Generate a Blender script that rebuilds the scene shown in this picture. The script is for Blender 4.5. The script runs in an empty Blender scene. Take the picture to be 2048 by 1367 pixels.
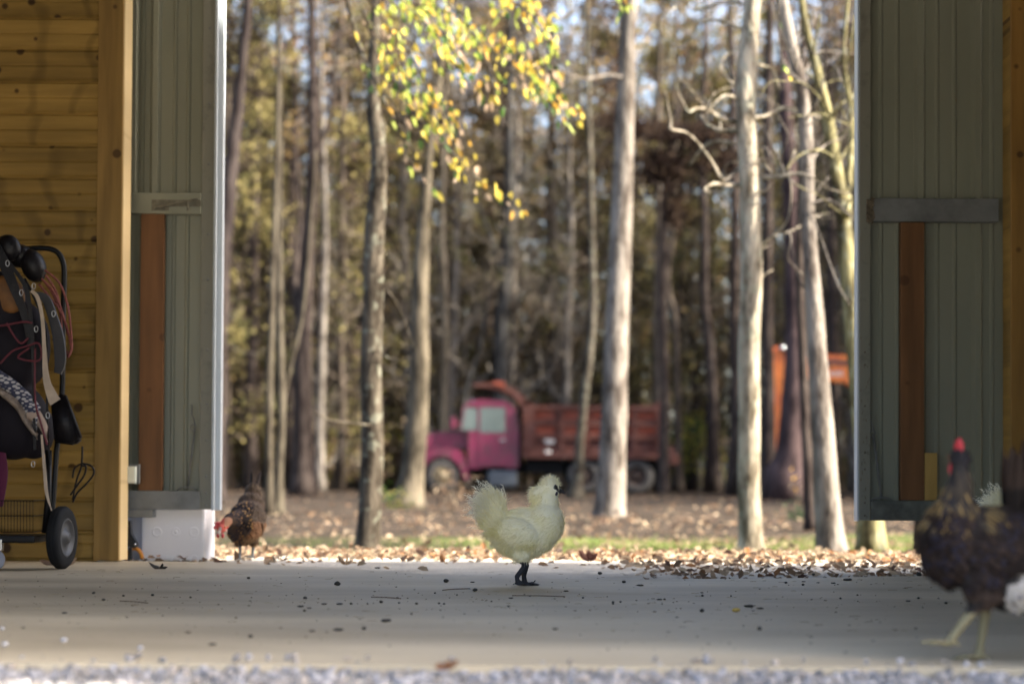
import bpy, bmesh, math, random
from mathutils import Vector, Matrix, Euler, noise
R = math.radians
C = bpy.context.scene
# ------------------------------------------------------------------ camera
F = 3700.0; CAMZ = 0.34
cam = bpy.data.cameras.new('camera'); camo = bpy.data.objects.new('camera', cam)
C.collection.objects.link(camo); C.camera = camo
SH = 194.0; PITCH = math.atan((277-SH)/F); ROLL = 0.0051   # the picture is a crop: part of the rise is lens shift
M3 = Matrix.Rotation(R(90)+PITCH, 3, 'X') @ Matrix.Rotation(ROLL, 3, 'Z')
camo.matrix_world = Matrix.Translation((0, 0, CAMZ)) @ M3.to_4x4()
cam.sensor_width = 36; cam.lens = 36*F/2048; cam.shift_y = SH/2048; cam.clip_start = .05; cam.clip_end = 2000
cam.dof.use_dof = True; cam.dof.focus_distance = 6.05; cam.dof.aperture_fstop = 2.25
# ------------------------------------------------------------------ light
SUN_EL = R(36); SUN_AZ = R(-15)          # azimuth measured from +X towards +Y
sd = Vector((math.cos(SUN_EL)*math.cos(SUN_AZ), math.cos(SUN_EL)*math.sin(SUN_AZ), math.sin(SUN_EL)))
w = bpy.data.worlds.new('World'); C.world = w; w.use_nodes = True
nt = w.node_tree; bg = nt.nodes['Background']
sky = nt.nodes.new('ShaderNodeTexSky'); sky.sky_type = 'NISHITA'; sky.sun_disc = False
sky.sun_elevation = SUN_EL; sky.sun_rotation = math.atan2(sd.x, sd.y); sky.air_density = .9; sky.dust_density = 4; sky.ozone_density = .4
nt.links.new(sky.outputs[0], bg.inputs[0]); bg.inputs[1].default_value = 0.10
sl = bpy.data.lights.new('sun', 'SUN'); so = bpy.data.objects.new('sun', sl); C.collection.objects.link(so)
sl.energy = 3.9; sl.angle = R(.5); sl.color = (1, .91, .76)
so.rotation_euler = sd.to_track_quat('Z', 'Y').to_euler(); so.location = (0, 0, 30)
C.view_settings.view_transform = 'Standard'; C.view_settings.look = 'None'
C.view_settings.gamma = 1; C.view_settings.exposure = 2.7
C.render.engine = 'CYCLES'
try:
    C.cycles.max_bounces = 10; C.cycles.diffuse_bounces = 8; C.cycles.transparent_max_bounces = 6
except Exception: pass

def P(px, py, y):
    "point of the world plane Y=y that the photograph shows at px,py"
    v = M3 @ Vector(((px-1024)/F, (683.5-py+SH)/F, -1))
    return Vector((v.x/v.y*y, y, CAMZ + v.z/v.y*y))
def floor_pt(px, py):
    v = M3 @ Vector(((px-1024)/F, (683.5-py+SH)/F, -1)); k = -CAMZ/v.z; return Vector((v.x*k, v.y*k, 0))
def zg(y):
    k = [(-50, -.02), (3.5, -.02), (3.7, -.06), (7.9, -.03), (9, -.05), (13, -.19), (17, -.19), (26, -.11), (40, -.06), (60, -.04), (400, .2)]
    for (a, za), (b, zb) in zip(k, k[1:]):
        if y <= b:
            t = (y-a)/(b-a); t = t*t*(3-2*t); return za+(zb-za)*t
    return .2
def gz(x, y):
    v = zg(y)
    if y > 22: v += (noise.noise((x*.07, y*.07, 3)))*.10*min(1, (y-22)/20)
    return v
# ------------------------------------------------------------------ materials
def mat(name, col=(.5, .5, .5), rough=.8, metal=0, var=0, scale=5, col2=None, bump=0, bscale=None, stretch=(1, 1, 1),
        attr=False, transl=0, spec=.5, detail=5, coat=0, contrast=(.35, .65)):
    m = bpy.data.materials.new(name); m.use_nodes = True; n = m.node_tree; L = n.links; b = n.nodes['Principled BSDF']
    b.inputs['Roughness'].default_value = rough; b.inputs['Metallic'].default_value = metal
    b.inputs['Specular IOR Level'].default_value = spec; b.inputs['Coat Weight'].default_value = coat
    tc = n.nodes.new('ShaderNodeTexCoord'); mp = n.nodes.new('ShaderNodeMapping'); mp.inputs['Scale'].default_value = stretch
    L.new(tc.outputs['Object'], mp.inputs['Vector'])
    ns = n.nodes.new('ShaderNodeTexNoise'); ns.inputs['Scale'].default_value = scale; ns.inputs['Detail'].default_value = detail
    ns.inputs['Roughness'].default_value = .62
    L.new(mp.outputs[0], ns.inputs['Vector'])
    if attr:
        src = n.nodes.new('ShaderNodeVertexColor'); src.layer_name = 'Col'; out = src.outputs[0]
        if var:
            mx = n.nodes.new('ShaderNodeMixRGB'); mx.blend_type = 'MULTIPLY'; mx.inputs[0].default_value = var
            cr = n.nodes.new('ShaderNodeValToRGB'); cr.color_ramp.elements[0].position = contrast[0]; cr.color_ramp.elements[1].position = contrast[1]
            cr.color_ramp.elements[0].color = (.3, .3, .3, 1)
            L.new(ns.outputs[0], cr.inputs[0]); L.new(out, mx.inputs[1]); L.new(cr.outputs[0], mx.inputs[2]); out = mx.outputs[0]
        L.new(out, b.inputs['Base Color'])
    else:
        c2 = col2 or tuple(c*(1-var) for c in col)
        cr = n.nodes.new('ShaderNodeValToRGB'); cr.color_ramp.elements[0].position = contrast[0]; cr.color_ramp.elements[1].position = contrast[1]
        cr.color_ramp.elements[0].color = (*c2, 1); cr.color_ramp.elements[1].color = (*col, 1)
        L.new(ns.outputs[0], cr.inputs[0]); L.new(cr.outputs[0], b.inputs['Base Color']); out = cr.outputs[0]
    if bump:
        bn = n.nodes.new('ShaderNodeTexNoise'); bn.inputs['Scale'].default_value = bscale or scale*3; bn.inputs['Detail'].default_value = 5
        L.new(mp.outputs[0], bn.inputs['Vector'])
        bp = n.nodes.new('ShaderNodeBump'); bp.inputs['Strength'].default_value = bump; bp.inputs['Distance'].default_value = .02
        L.new(bn.outputs[0], bp.inputs['Height']); L.new(bp.outputs[0], b.inputs['Normal'])
    if transl:
        tr = n.nodes.new('ShaderNodeBsdfTranslucent'); L.new(out, tr.inputs[0])
        ms = n.nodes.new('ShaderNodeMixShader'); ms.inputs[0].default_value = transl
        L.new(b.outputs[0], ms.inputs[1]); L.new(tr.outputs[0], ms.inputs[2]); L.new(ms.outputs[0], n.nodes['Material Output'].inputs[0])
    return m
def mnode(n, kind, **kw):
    x = n.nodes.new(kind)
    for k, v in kw.items(): setattr(x, k, v)
    return x
def wood(name, base, dark, knot=.8, along='X', bh=None, offz=0, seed=0, rough=.55, streak=1.0):
    "planed softwood: grain, per-board tone and knots; `along` is the grain axis"
    m = bpy.data.materials.new(name); m.use_nodes = True; n = m.node_tree; L = n.links; b = n.nodes['Principled BSDF']
    b.inputs['Roughness'].default_value = rough; b.inputs['Specular IOR Level'].default_value = .25
    tc = n.nodes.new('ShaderNodeTexCoord'); sx = n.nodes.new('ShaderNodeSeparateXYZ'); L.new(tc.outputs['Object'], sx.inputs[0])
    def mth(op, a, bb=None, c=None):
        x = n.nodes.new('ShaderNodeMath'); x.operation = op
        for i, v in enumerate((a, bb, c)):
            if v is None: continue
            if isinstance(v, (int, float)): x.inputs[i].default_value = v
            else: L.new(v, x.inputs[i])
        return x.outputs[0]
    A, B = (sx.outputs[0], sx.outputs[2]) if along == 'X' else (sx.outputs[2], sx.outputs[0])
    if bh: bid = mth('FLOOR', mth('DIVIDE', mth('SUBTRACT', B, offz), bh))
    else: bid = mth('MULTIPLY', sx.outputs[1], 0)
    wn = n.nodes.new('ShaderNodeTexWhiteNoise'); wn.noise_dimensions = '1D'; L.new(mth('ADD', bid, seed+.5), wn.inputs['W'])
    off = mth('MULTIPLY', wn.outputs['Value'], 17.0)
    cb = n.nodes.new('ShaderNodeCombineXYZ'); L.new(mth('ADD', mth('MULTIPLY', A, 1.0), off), cb.inputs[0]); L.new(mth('MULTIPLY', B, 9), cb.inputs[1]); L.new(off, cb.inputs[2])
    ns = n.nodes.new('ShaderNodeTexNoise'); ns.inputs['Scale'].default_value = 2.6; ns.inputs['Detail'].default_value = 6; L.new(cb.outputs[0], ns.inputs['Vector'])
    cb2 = n.nodes.new('ShaderNodeCombineXYZ'); L.new(mth('ADD', A, off), cb2.inputs[0]); L.new(B, cb2.inputs[1]); L.new(off, cb2.inputs[2])
    vo = n.nodes.new('ShaderNodeTexVoronoi'); vo.inputs['Scale'].default_value = 9; vo.inputs['Randomness'].default_value = 1
    L.new(cb2.outputs[0], vo.inputs['Vector'])
    cr = n.nodes.new('ShaderNodeValToRGB'); e = cr.color_ramp.elements
    e[0].position = .3; e[0].color = (*[c*.62 for c in base], 1); e[1].position = .7; e[1].color = (*base, 1)
    L.new(ns.outputs[0], cr.inputs[0])
    kn = n.nodes.new('ShaderNodeMapRange'); kn.inputs[1].default_value = .18; kn.inputs[2].default_value = .235; kn.inputs[3].default_value = knot; kn.inputs[4].default_value = 0
    sc_ = n.nodes.new('ShaderNodeSeparateColor'); L.new(vo.outputs['Color'], sc_.inputs[0]); L.new(mth('ADD', vo.outputs['Distance'], mth('MULTIPLY', sc_.outputs[0], .17)), kn.inputs[0])
    mx = n.nodes.new('ShaderNodeMixRGB'); L.new(kn.outputs[0], mx.inputs[0]); L.new(cr.outputs[0], mx.inputs[1]); mx.inputs[2].default_value = (*dark, 1)
    # slanting streaks of darker heartwood
    wv = n.nodes.new('ShaderNodeTexWave'); wv.inputs['Scale'].default_value = 1.3; wv.inputs['Distortion'].default_value = 9; wv.inputs['Detail'].default_value = 3
    wv.inputs['Detail Scale'].default_value = 1.2
    L.new(cb2.outputs[0], wv.inputs['Vector'])
    wr = n.nodes.new('ShaderNodeMapRange'); wr.inputs[1].default_value = .84; wr.inputs[2].default_value = 1; wr.inputs[3].default_value = 1; wr.inputs[4].default_value = streak
    L.new(wv.outputs[1], wr.inputs[0])
    tone = mth('MULTIPLY', mth('ADD', mth('MULTIPLY', wn.outputs['Value'], .35), .75), wr.outputs[0])
    mm = n.nodes.new('ShaderNodeMixRGB'); mm.blend_type = 'MULTIPLY'; mm.inputs[0].default_value = 1
    L.new(mx.outputs[0], mm.inputs[1]); cc = n.nodes.new('ShaderNodeCombineXYZ')
    for i in range(3): L.new(tone, cc.inputs[i])
    L.new(cc.outputs[0], mm.inputs[2]); L.new(mm.outputs[0], b.inputs['Base Color'])
    return m
# ------------------------------------------------------------------ mesh builder
class MB:
    def __init__(s): s.v = []; s.f = []; s.c = []; s.col = (1, 1, 1)
    def add(s, vs, fs):
        o = len(s.v); s.v += [tuple(v) for v in vs]
        for f in fs: s.f.append([i+o for i in f]); s.c.append(s.col)
        return s
    def box(s, a, b, rot=None, piv=None):
        (x0, y0, z0), (x1, y1, z1) = a, b
        vs = [Vector(p) for p in ((x0, y0, z0), (x1, y0, z0), (x1, y1, z0), (x0, y1, z0), (x0, y0, z1), (x1, y0, z1), (x1, y1, z1), (x0, y1, z1))]
        if rot is not None:
            piv = Vector(piv) if piv else sum(vs, Vector())/8
            vs = [rot @ (v-piv)+piv for v in vs]
        return s.add(vs, [(0, 3, 2, 1), (4, 5, 6, 7), (0, 1, 5, 4), (1, 2, 6, 5), (2, 3, 7, 6), (3, 0, 4, 7)])
    def cbox(s, a, b, e=.01):
        "box with chamfered edges along all axes"
        bm = bmesh.new(); bmesh.ops.create_cube(bm, size=1)
        for v in bm.verts: v.co = Vector([(a[i]+b[i])/2+v.co[i]*(b[i]-a[i]) for i in range(3)])
        bmesh.ops.bevel(bm, geom=list(bm.edges), offset=e, segments=2, affect='EDGES', profile=.6)
        s.bm(bm); return s
    def bm(s, bm):
        bm.verts.index_update(); s.add([v.co.copy() for v in bm.verts], [[v.index for v in f.verts] for f in bm.faces]); bm.free()
    def tube(s, pts, rad, seg=8, caps=True, bumpy=0):
        pts = [Vector(p) for p in pts]; n = len(pts)
        if not hasattr(rad, '__len__'): rad = [rad]*n
        vs = []; fs = []; up = None
        for i, p in enumerate(pts):
            t = (pts[min(i+1, n-1)]-pts[max(i-1, 0)]).normalized()
            if up is None:
                up = t.orthogonal().normalized()
            up = (up - t*up.dot(t))
            if up.length < 1e-6: up = t.orthogonal()
            up.normalize(); sd_ = t.cross(up)
            for k in range(seg):
                a = 2*math.pi*k/seg; r = rad[i]
                if bumpy: r *= 1+bumpy*noise.noise((p.x*3+math.cos(a)*.6, p.y*3+math.sin(a)*.6, p.z*2.2))
                vs.append(p+up*math.cos(a)*r+sd_*math.sin(a)*r)
        for i in range(n-1):
            for k in range(seg):
                k2 = (k+1) % seg; fs.append((i*seg+k, i*seg+k2, (i+1)*seg+k2, (i+1)*seg+k))
        if caps: fs.append(tuple(range(seg-1, -1, -1))); fs.append(tuple((n-1)*seg+k for k in range(seg)))
        return s.add(vs, fs)
    def ell(s, c, r, sub=2, rot=None, jit=0, rnd=None):
        bm = bmesh.new(); bmesh.ops.create_icosphere(bm, subdivisions=sub, radius=1)
        if not hasattr(r, '__len__'): r = (r, r, r)
        for v in bm.verts:
            q = Vector((v.co.x*r[0], v.co.y*r[1], v.co.z*r[2]))
            if jit: q *= 1+(rnd or random).uniform(-jit, jit)
            if rot is not None: q = rot @ q
            v.co = q+Vector(c)
        s.bm(bm); return s
    def lathe(s, prof, c, axis=(0, 1, 0), seg=32):
        "prof: list of (radius, along)"
        ax = Vector(axis).normalized(); u = ax.orthogonal().normalized(); w_ = ax.cross(u); c = Vector(c); vs = []; fs = []; n = len(prof)
        for (r, h) in prof:
            for k in range(seg):
                a = 2*math.pi*k/seg; vs.append(c+ax*h+(u*math.cos(a)+w_*math.sin(a))*r)
        for i in range(n-1):
            for k in range(seg):
                k2 = (k+1) % seg; fs.append((i*seg+k, i*seg+k2, (i+1)*seg+k2, (i+1)*seg+k))
        return s.add(vs, fs)
    def prism(s, poly, y0, y1, bev=0):
        "poly in x,z extruded between y0 and y1"
        bm = bmesh.new(); vs = [bm.verts.new((x, y0, z)) for x, z in poly]; f = bm.faces.new(vs)
        r = bmesh.ops.extrude_face_region(bm, geom=[f]); 
        for g in r['geom']:
            if isinstance(g, bmesh.types.BMVert): g.co.y = y1
        bmesh.ops.recalc_face_normals(bm, faces=bm.faces)
        if bev: bmesh.ops.bevel(bm, geom=list(bm.edges), offset=bev, segments=2, affect='EDGES')
        s.bm(bm); return s
    def build(s, name, m, parent=None, smooth=False, colors=False, origin=None):
        me = bpy.data.meshes.new(name)
        o_ = Vector(parent['_o']) if parent is not None else Vector(origin or (0, 0, 0))
        vs = [(x-o_.x, y-o_.y, z-o_.z) for x, y, z in s.v] if o_.length else s.v
        me.from_pydata(vs, [], s.f)
        if colors:
            ca = me.color_attributes.new('Col', 'FLOAT_COLOR', 'CORNER'); buf = []
            for f, c in zip(s.f, s.c): buf += [c[0], c[1], c[2], 1.0]*len(f)
            ca.data.foreach_set('color', buf)
        if smooth: me.polygons.foreach_set('use_smooth', [True]*len(me.polygons))
        me.materials.append(m); me.update()
        ob = bpy.data.objects.new(name, me); C.collection.objects.link(ob)
        if parent is not None: ob.parent = parent; ob['_o'] = parent['_o']
        elif origin: ob.location = origin; ob['_o'] = tuple(origin)
        else: ob['_o'] = (0., 0., 0.)
        return ob
def thing(name, label, cat, loc, group=None):
    o = bpy.data.objects.new(name, None); C.collection.objects.link(o); o.empty_display_size = .1
    o.location = loc; o['_o'] = tuple(float(a) for a in loc); o['label'] = label; o['category'] = cat
    if group: o['group'] = group
    return o
def tag(o, label=None, cat=None, group=None, kind=None):
    for k, v in (('label', label), ('category', cat), ('group', group), ('kind', kind)):
        if v: o[k] = v
    return o
def dup(src, loc, rotz=0, label=None, scale=1):
    r = src.copy(); C.collection.objects.link(r); r.location = loc; r.rotation_euler = (0, 0, rotz); r.scale = (scale,)*3
    if label: r['label'] = label
    for ch in list(src.children):
        c = ch.copy(); C.collection.objects.link(c); c.parent = r
        for g in list(ch.children):
            d = g.copy(); C.collection.objects.link(d); d.parent = c
    return r
def curve(pts, n=6):
    "Catmull-Rom through tuples of any length"
    out = []; m = len(pts)
    for i in range(m-1):
        p0, p1, p2, p3 = pts[max(i-1, 0)], pts[i], pts[i+1], pts[min(i+2, m-1)]
        for k in range(n):
            t = k/n
            out.append(tuple(.5*((2*b)+(-a+c)*t+(2*a-5*b+4*c-d)*t*t+(-a+3*b-3*c+d)*t**3) for a, b, c, d in zip(p0, p1, p2, p3)))
    out.append(tuple(pts[-1])); return out

# ================================================================== SETTING
def ground_mat():
    m = bpy.data.materials.new('forest_floor'); m.use_nodes = True; n = m.node_tree; L = n.links; b = n.nodes['Principled BSDF']
    b.inputs['Roughness'].default_value = .95; b.inputs['Specular IOR Level'].default_value = .1
    tc = n.nodes.new('ShaderNodeTexCoord'); 
    def N(sc, det=6):
        x = n.nodes.new('ShaderNodeTexNoise'); x.inputs['Scale'].default_value = sc; x.inputs['Detail'].default_value = det; L.new(tc.outputs['Object'], x.inputs['Vector']); return x.outputs[0]
    def ramp(v, els):
        c = n.nodes.new('ShaderNodeValToRGB'); e = c.color_ramp.elements
        while len(e) < len(els): e.new(.5)
        for q, (p, col) in zip(e, els): q.position = p; q.color = (*col, 1)
        L.new(v, c.inputs[0]); return c.outputs[0]
    litter = ramp(N(3.0, 9), [(.3, (.011, .008, .005)), (.45, (.027, .020, .014)), (.57, (.046, .034, .025)), (.7, (.078, .059, .043))])
    grass = ramp(N(5, 8), [(.35, (.05, .085, .012)), (.55, (.11, .16, .03)), (.7, (.20, .20, .06))])
    sx = n.nodes.new('ShaderNodeSeparateXYZ'); L.new(tc.outputs['Object'], sx.inputs[0])
    def mth(op, a, bb, c=None):
        x = n.nodes.new('ShaderNodeMath'); x.operation = op
        for i, v in enumerate((a, bb, c)):
            if v is None: continue
            if isinstance(v, (int, float)): x.inputs[i].default_value = v
            else: L.new(v, x.inputs[i])
        return x.outputs[0]
    # a mown strip some 12 to 20 m out, ragged edges, fuller on the right
    gx = n.nodes.new('ShaderNodeMapRange'); gx.inputs[1].default_value = -1.2; gx.inputs[2].default_value = .6; gx.inputs[3].default_value = .12; gx.inputs[4].default_value = .8; L.new(sx.outputs[0], gx.inputs[0])
    yy = mth('ADD', sx.outputs[1], mth('MULTIPLY', mth('SUBTRACT', N(.35, 4), .5), 9))
    d = mth('ABSOLUTE', mth('SUBTRACT', yy, 15.0), None)
    mr = n.nodes.new('ShaderNodeMapRange'); mr.inputs[1].default_value = .8; mr.inputs[2].default_value = 2.6; mr.inputs[3].default_value = 1; mr.inputs[4].default_value = 0; L.new(d, mr.inputs[0])
    fac = mth('MULTIPLY', mr.outputs[0], gx.outputs[0])
    mx = n.nodes.new('ShaderNodeMixRGB'); L.new(fac, mx.inputs[0]); L.new(litter, mx.inputs[1]); L.new(grass, mx.inputs[2])
    L.new(mx.outputs[0], b.inputs['Base Color'])
    bp = n.nodes.new('ShaderNodeBump'); bp.inputs['Strength'].default_value = .8; bp.inputs['Distance'].default_value = .05; L.new(N(9, 8), bp.inputs['Height']); L.new(bp.outputs[0], b.inputs['Normal'])
    return m
ys = [-60, -20, 0, 2, 3, 3.4, 3.55, 3.7, 4.5, 6, 7, 7.5, 8, 8.5, 9, 9.5, 10, 11, 12, 13, 14, 15, 16, 17, 18, 20, 22, 24, 26, 28, 30] + [30+2.5*i for i in range(1, 40)] + [140, 180, 260, 400]
xs = [-400, -200, -100] + [-60+2.5*i for i in range(49)] + [100, 200, 400]
g = MB(); nx = len(xs)
for y in ys:
    for x in xs: g.v.append((x, y, gz(x, y)))
for j in range(len(ys)-1):
    for i in range(nx-1): g.f.append((j*nx+i, j*nx+i+1, (j+1)*nx+i+1, (j+1)*nx+i)); g.c.append((1, 1, 1))
tag(g.build('ground', ground_mat(), smooth=True), kind='structure')

# concrete slab of the aisle (its far edge dips towards the camera in the middle)
def conc_mat():
    m = bpy.data.materials.new('troweled_concrete'); m.use_nodes = True; n = m.node_tree; L = n.links; b = n.nodes['Principled BSDF']
    tc = n.nodes.new('ShaderNodeTexCoord')
    def N(sc, det=6, st=(1, 1, 1)):
        mp = n.nodes.new('ShaderNodeMapping'); mp.inputs['Scale'].default_value = st; L.new(tc.outputs['Object'], mp.inputs[0])
        x = n.nodes.new('ShaderNodeTexNoise'); x.inputs['Scale'].default_value = sc; x.inputs['Detail'].default_value = det; L.new(mp.outputs[0], x.inputs['Vector']); return x.outputs[0]
    c = n.nodes.new('ShaderNodeValToRGB'); e = c.color_ramp.elements; e[0].position = .32; e[0].color = (.35, .295, .205, 1); e[1].position = .68; e[1].color = (.56, .485, .35, 1)
    L.new(N(1.3, 7, (.5, 1.6, 1)), c.inputs[0])
    c2 = n.nodes.new('ShaderNodeValToRGB'); e = c2.color_ramp.elements; e[0].position = .62; e[0].color = (1, 1, 1, 1); e[1].position = .75; e[1].color = (.55, .5, .42, 1)
    L.new(N(38, 4), c2.inputs[0])
    mm = n.nodes.new('ShaderNodeMixRGB'); mm.blend_type = 'MULTIPLY'; mm.inputs[0].default_value = .7; L.new(c.outputs[0], mm.inputs[1]); L.new(c2.outputs[0], mm.inputs[2])
    L.new(mm.outputs[0], b.inputs['Base Color'])
    rr = n.nodes.new('ShaderNodeMapRange'); rr.inputs[3].default_value = .42; rr.inputs[4].default_value = .75; L.new(N(3), rr.inputs[0]); L.new(rr.outputs[0], b.inputs['Roughness'])
    bp = n.nodes.new('ShaderNodeBump'); bp.inputs['Strength'].default_value = .12; bp.inputs['Distance'].default_value = .004; L.new(N(60, 6), bp.inputs['Height']); L.new(bp.outputs[0], b.inputs['Normal'])
    return m
M_conc = conc_mat()
edge = [(-5, 7.86), (-1.7, 7.86)]+[tuple(floor_pt(*q)[:2]) for q in ((250, 1121), (400, 1123), (512, 1127), (700, 1136), (860, 1148), (1024, 1155), (1250, 1158), (1500, 1156), (1849, 1151))]+[(2.0, 7.12), (2.3, 7.34), (5, 7.34)]
def lerp_edge(k, st=.1):
    out = []; x = k[0][0]
    while x < k[-1][0]:
        i = max(j for j in range(len(k)-1) if k[j][0] <= x+1e-9); t = (x-k[i][0])/(k[i+1][0]-k[i][0]); t = .5*t+.5*t*t*(3-2*t); out.append((x, k[i][1]+(k[i+1][1]-k[i][1])*t)); x += st
    return out+[k[-1]]
edge = lerp_edge(edge)
fe = [(-5, 3.42), (5, 3.40)]
s = MB(); n_ = len(edge)
rn = random.Random(2)
fr = [(x, 3.42+.012*noise.noise((x*5, 0, 0))) for x, _ in edge]
vs = [(x, y, 0) for x, y in fr]+[(x, y+.012*noise.noise((x*9, 4, 0)), 0) for x, y in edge]+[(x, y, -.12) for x, y in fr]+[(x, y, -.12) for x, y in edge]
fs = [(i, i+1, n_+i+1, n_+i) for i in range(n_-1)]+[(2*n_+i, 2*n_+i+1, i+1, i) for i in range(n_-1)]+[(n_+i, n_+i+1, 3*n_+i+1, 3*n_+i) for i in range(n_-1)]
s.add(vs, fs); tag(s.build('floor', M_conc), kind='structure')
# pale apron of fine crushed stone and dust outside the door
apm = mat('crushed_stone_apron', (.58, .53, .45), .95, var=0, col2=(.40, .36, .30), scale=3, bump=.6, bscale=60, stretch=(1, 1, 1), spec=.1)
a = MB(); ax_ = [-6+.3*i for i in range(41)]; ay = [6.2, 6.6, 7, 7.4, 7.8, 8.2, 8.6, 9.0, 9.4, 9.9]
for y in ay:
    for x in ax_: a.v.append((x, y, (-.012 if y < 7.9 else -.012-(y-7.9)*.0255)+.006*noise.noise((x*1.3, y*1.3, 0))+(-.03 if y > 9.7 else 0)))
for j in range(len(ay)-1):
    for i in range(40): a.f.append((j*41+i, j*41+i+1, (j+1)*41+i+1, (j+1)*41+i)); a.c.append((1, 1, 1))
tag(a.build('apron', apm, smooth=True), kind='structure')

# gravel in front of the slab
M_stone = mat('crushed_limestone', rough=.85, attr=True, var=.35, scale=60, spec=.3)
gr = MB(); rn = random.Random(5)
ico = bmesh.new(); bmesh.ops.create_icosphere(ico, subdivisions=1, radius=1); ico.verts.index_update()
iv = [v.co.copy() for v in ico.verts]; if_ = [[v.index for v in f.verts] for f in ico.faces]; ico.free()
def stone(b, p, r, rn):
    e = Euler((rn.uniform(0, 6), rn.uniform(0, 6), rn.uniform(0, 6))).to_matrix(); q = (r*rn.uniform(.7, 1.3), r*rn.uniform(.7, 1.2), r*rn.uniform(.5, .8))
    b.add([e @ Vector((v.x*q[0]*rn.uniform(.75, 1.15), v.y*q[1]*rn.uniform(.75, 1.15), v.z*q[2]*rn.uniform(.75, 1.15)))+Vector(p) for v in iv], if_)
for i in range(8500):
    y = 3.44-abs(rn.gauss(0, .5)) if i > 3500 else rn.uniform(2.5, 3.44)
    x = rn.uniform(-1.5, 1.5)
    if i < 70: y = 3.43+abs(rn.gauss(0, .035)); z = .001
    else: z = -.016+min(0, 0)
    r = rn.choice((.003, .004, .005, .006, .008, .010, .012))
    if y < 2.2: continue
    k = rn.uniform(.20, .46); t = rn.random()
    gr.col = (k, k*.98, k*1.02) if t < .6 else ((k, k*.9, k*.82) if t < .85 else (k*.55, k*.56, k*.6))
    stone(gr, (x, y, z+rn.uniform(0, .008)), r, rn)
tag(gr.build('gravel', M_stone, colors=True), kind='stuff', label='pale blue grey crushed gravel along the near edge of the concrete', cat='gravel')
yb = MB().box((-8, -8, -.06), (8, 3.41, -.0155)); tag(yb.build('gravel_yard', mat('stone_dust', (.50, .47, .42), .95, col2=(.34, .32, .28), scale=40)), kind='structure')

# ------------------------------------------------------------------ the barn
BH = .1326
YW = 7.60; YR = 7.02
z0 = P(100, 934, YW).z % BH
M_pine = wood('pine_boards', (.38, .24, .062), (.055, .025, .01), .9, 'X', BH, z0, 3, streak=.72)
M_trim = wood('pine_trim', (.36, .22, .065), (.06, .028, .01), .8, 'Z', None, 0, 9)
M_steel = mat('sage_steel_sheet', (.235, .245, .19), .42, var=.12, scale=2, stretch=(1, 1, .4), spec=.4)
M_beige = mat('door_frame_paint', (.20, .20, .165), .55, var=.35, scale=16, contrast=(.25, .45), spec=.4)
M_galv = mat('weathered_galvanised_rail', (.19, .20, .20), .55, metal=.2, var=.4, scale=9, contrast=(.3, .6))
M_white = mat('white_edge_trim', (.46, .51, .56), .35, var=.05)
M_batten = wood('rough_stud', (.21, .10, .04), (.07, .03, .012), .7, 'Z', None, 0, 21)
# left pine wall: horizontal boards with v-grooves
xr = P(195, 700, YW).x
wl = thing('pine_wall', 'knotty yellow pine board wall behind the saddle at the left', 'wall', (xr, YW, 0))
prof = []
zb = z0-BH
while zb < 3.2:
    a0 = max(zb, .005)
    if zb+BH > .02:
        prof += [(0.010, a0+.000), (0.010, a0+.003), (0, a0+.011), (0, a0+BH*.5-.006), (.0035, a0+BH*.5), (0, a0+BH*.5+.006), (0, zb+BH-.011), (.010, zb+BH-.003)]
    zb += BH
b = MB(); n_ = len(prof)
vs = [(-4.2, YW+d, z) for d, z in prof]+[(xr, YW+d, z) for d, z in prof]
b.add(vs, [(i, n_+i, n_+i+1, i+1) for i in range(n_-1)])
b.box((-4.2, YW+.014, 0), (xr, YW+.04, 3.2))
b.build('boards', M_pine, wl)
xj = P(240, 1000, YW).x
b = MB().cbox((xr-.004, YW-.022, .004), (xj, YW-.002, 3.2), .0015); b.build('trim_board', M_trim, wl)
b = MB().cbox((xr+.02, YW+.0, .004), (xj+.002, YW+.15, 3.2), .002); b.build('jamb', wood('pale_jamb', (.72, .55, .30), (.2, .1, .04), .4, 'Z', None, 0, 4), wl)
# right jamb post
xq = P(2020, 700, YR).x
wr_ = thing('pine_wall', 'orange brown pine jamb at the right edge beside the dark door', 'wall', (xq, YR, 0))
MB().cbox((xq, YR-.022, .004), (xq+.16, YR-.002, 3.2), .002).build('trim_board', wood('pine_trim_orange', (.42, .23, .06), (.06, .028, .01), .8, 'Z', None, 0, 13), wr_)
MB().box((xq+.005, YR, .004), (4.2, YR+.12, 3.2)).build('boards', M_pine, wr_)

def ribbed(b, x0, x1, y, z0, z1, ribs, th=.018, minor=()):
    xs_ = []
    pts = [(x0, 0)]
    ev = [(r, 'M') for r in ribs]+[(r, 'm') for r in minor]; ev.sort()
    for r, k in ev:
        if k == 'M': pts += [(r-.024, 0), (r-.011, -th), (r+.011, -th), (r+.024, 0)]
        else: pts += [(r-.010, 0), (r-.004, -.006), (r+.004, -.006), (r+.010, 0)]
    pts.append((x1, 0)); n_ = len(pts)
    vs = [(px_, y+d, z0) for px_, d in pts]+[(px_, y+d, z1) for px_, d in pts]+[(px_, y+d+.004, z0) for px_, d in pts]+[(px_, y+d+.004, z1) for px_, d in pts]
    fs = [(i, i+1, n_+i+1, n_+i) for i in range(n_-1)]+[(3*n_+i, 3*n_+i+1, 2*n_+i+1, 2*n_+i) for i in range(n_-1)]
    return b.add(vs, fs)
YD = 7.86
def X(px, py=700): return P(px, py, YD).x
def Z(py, px): return P(px, py, YD).z
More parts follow.
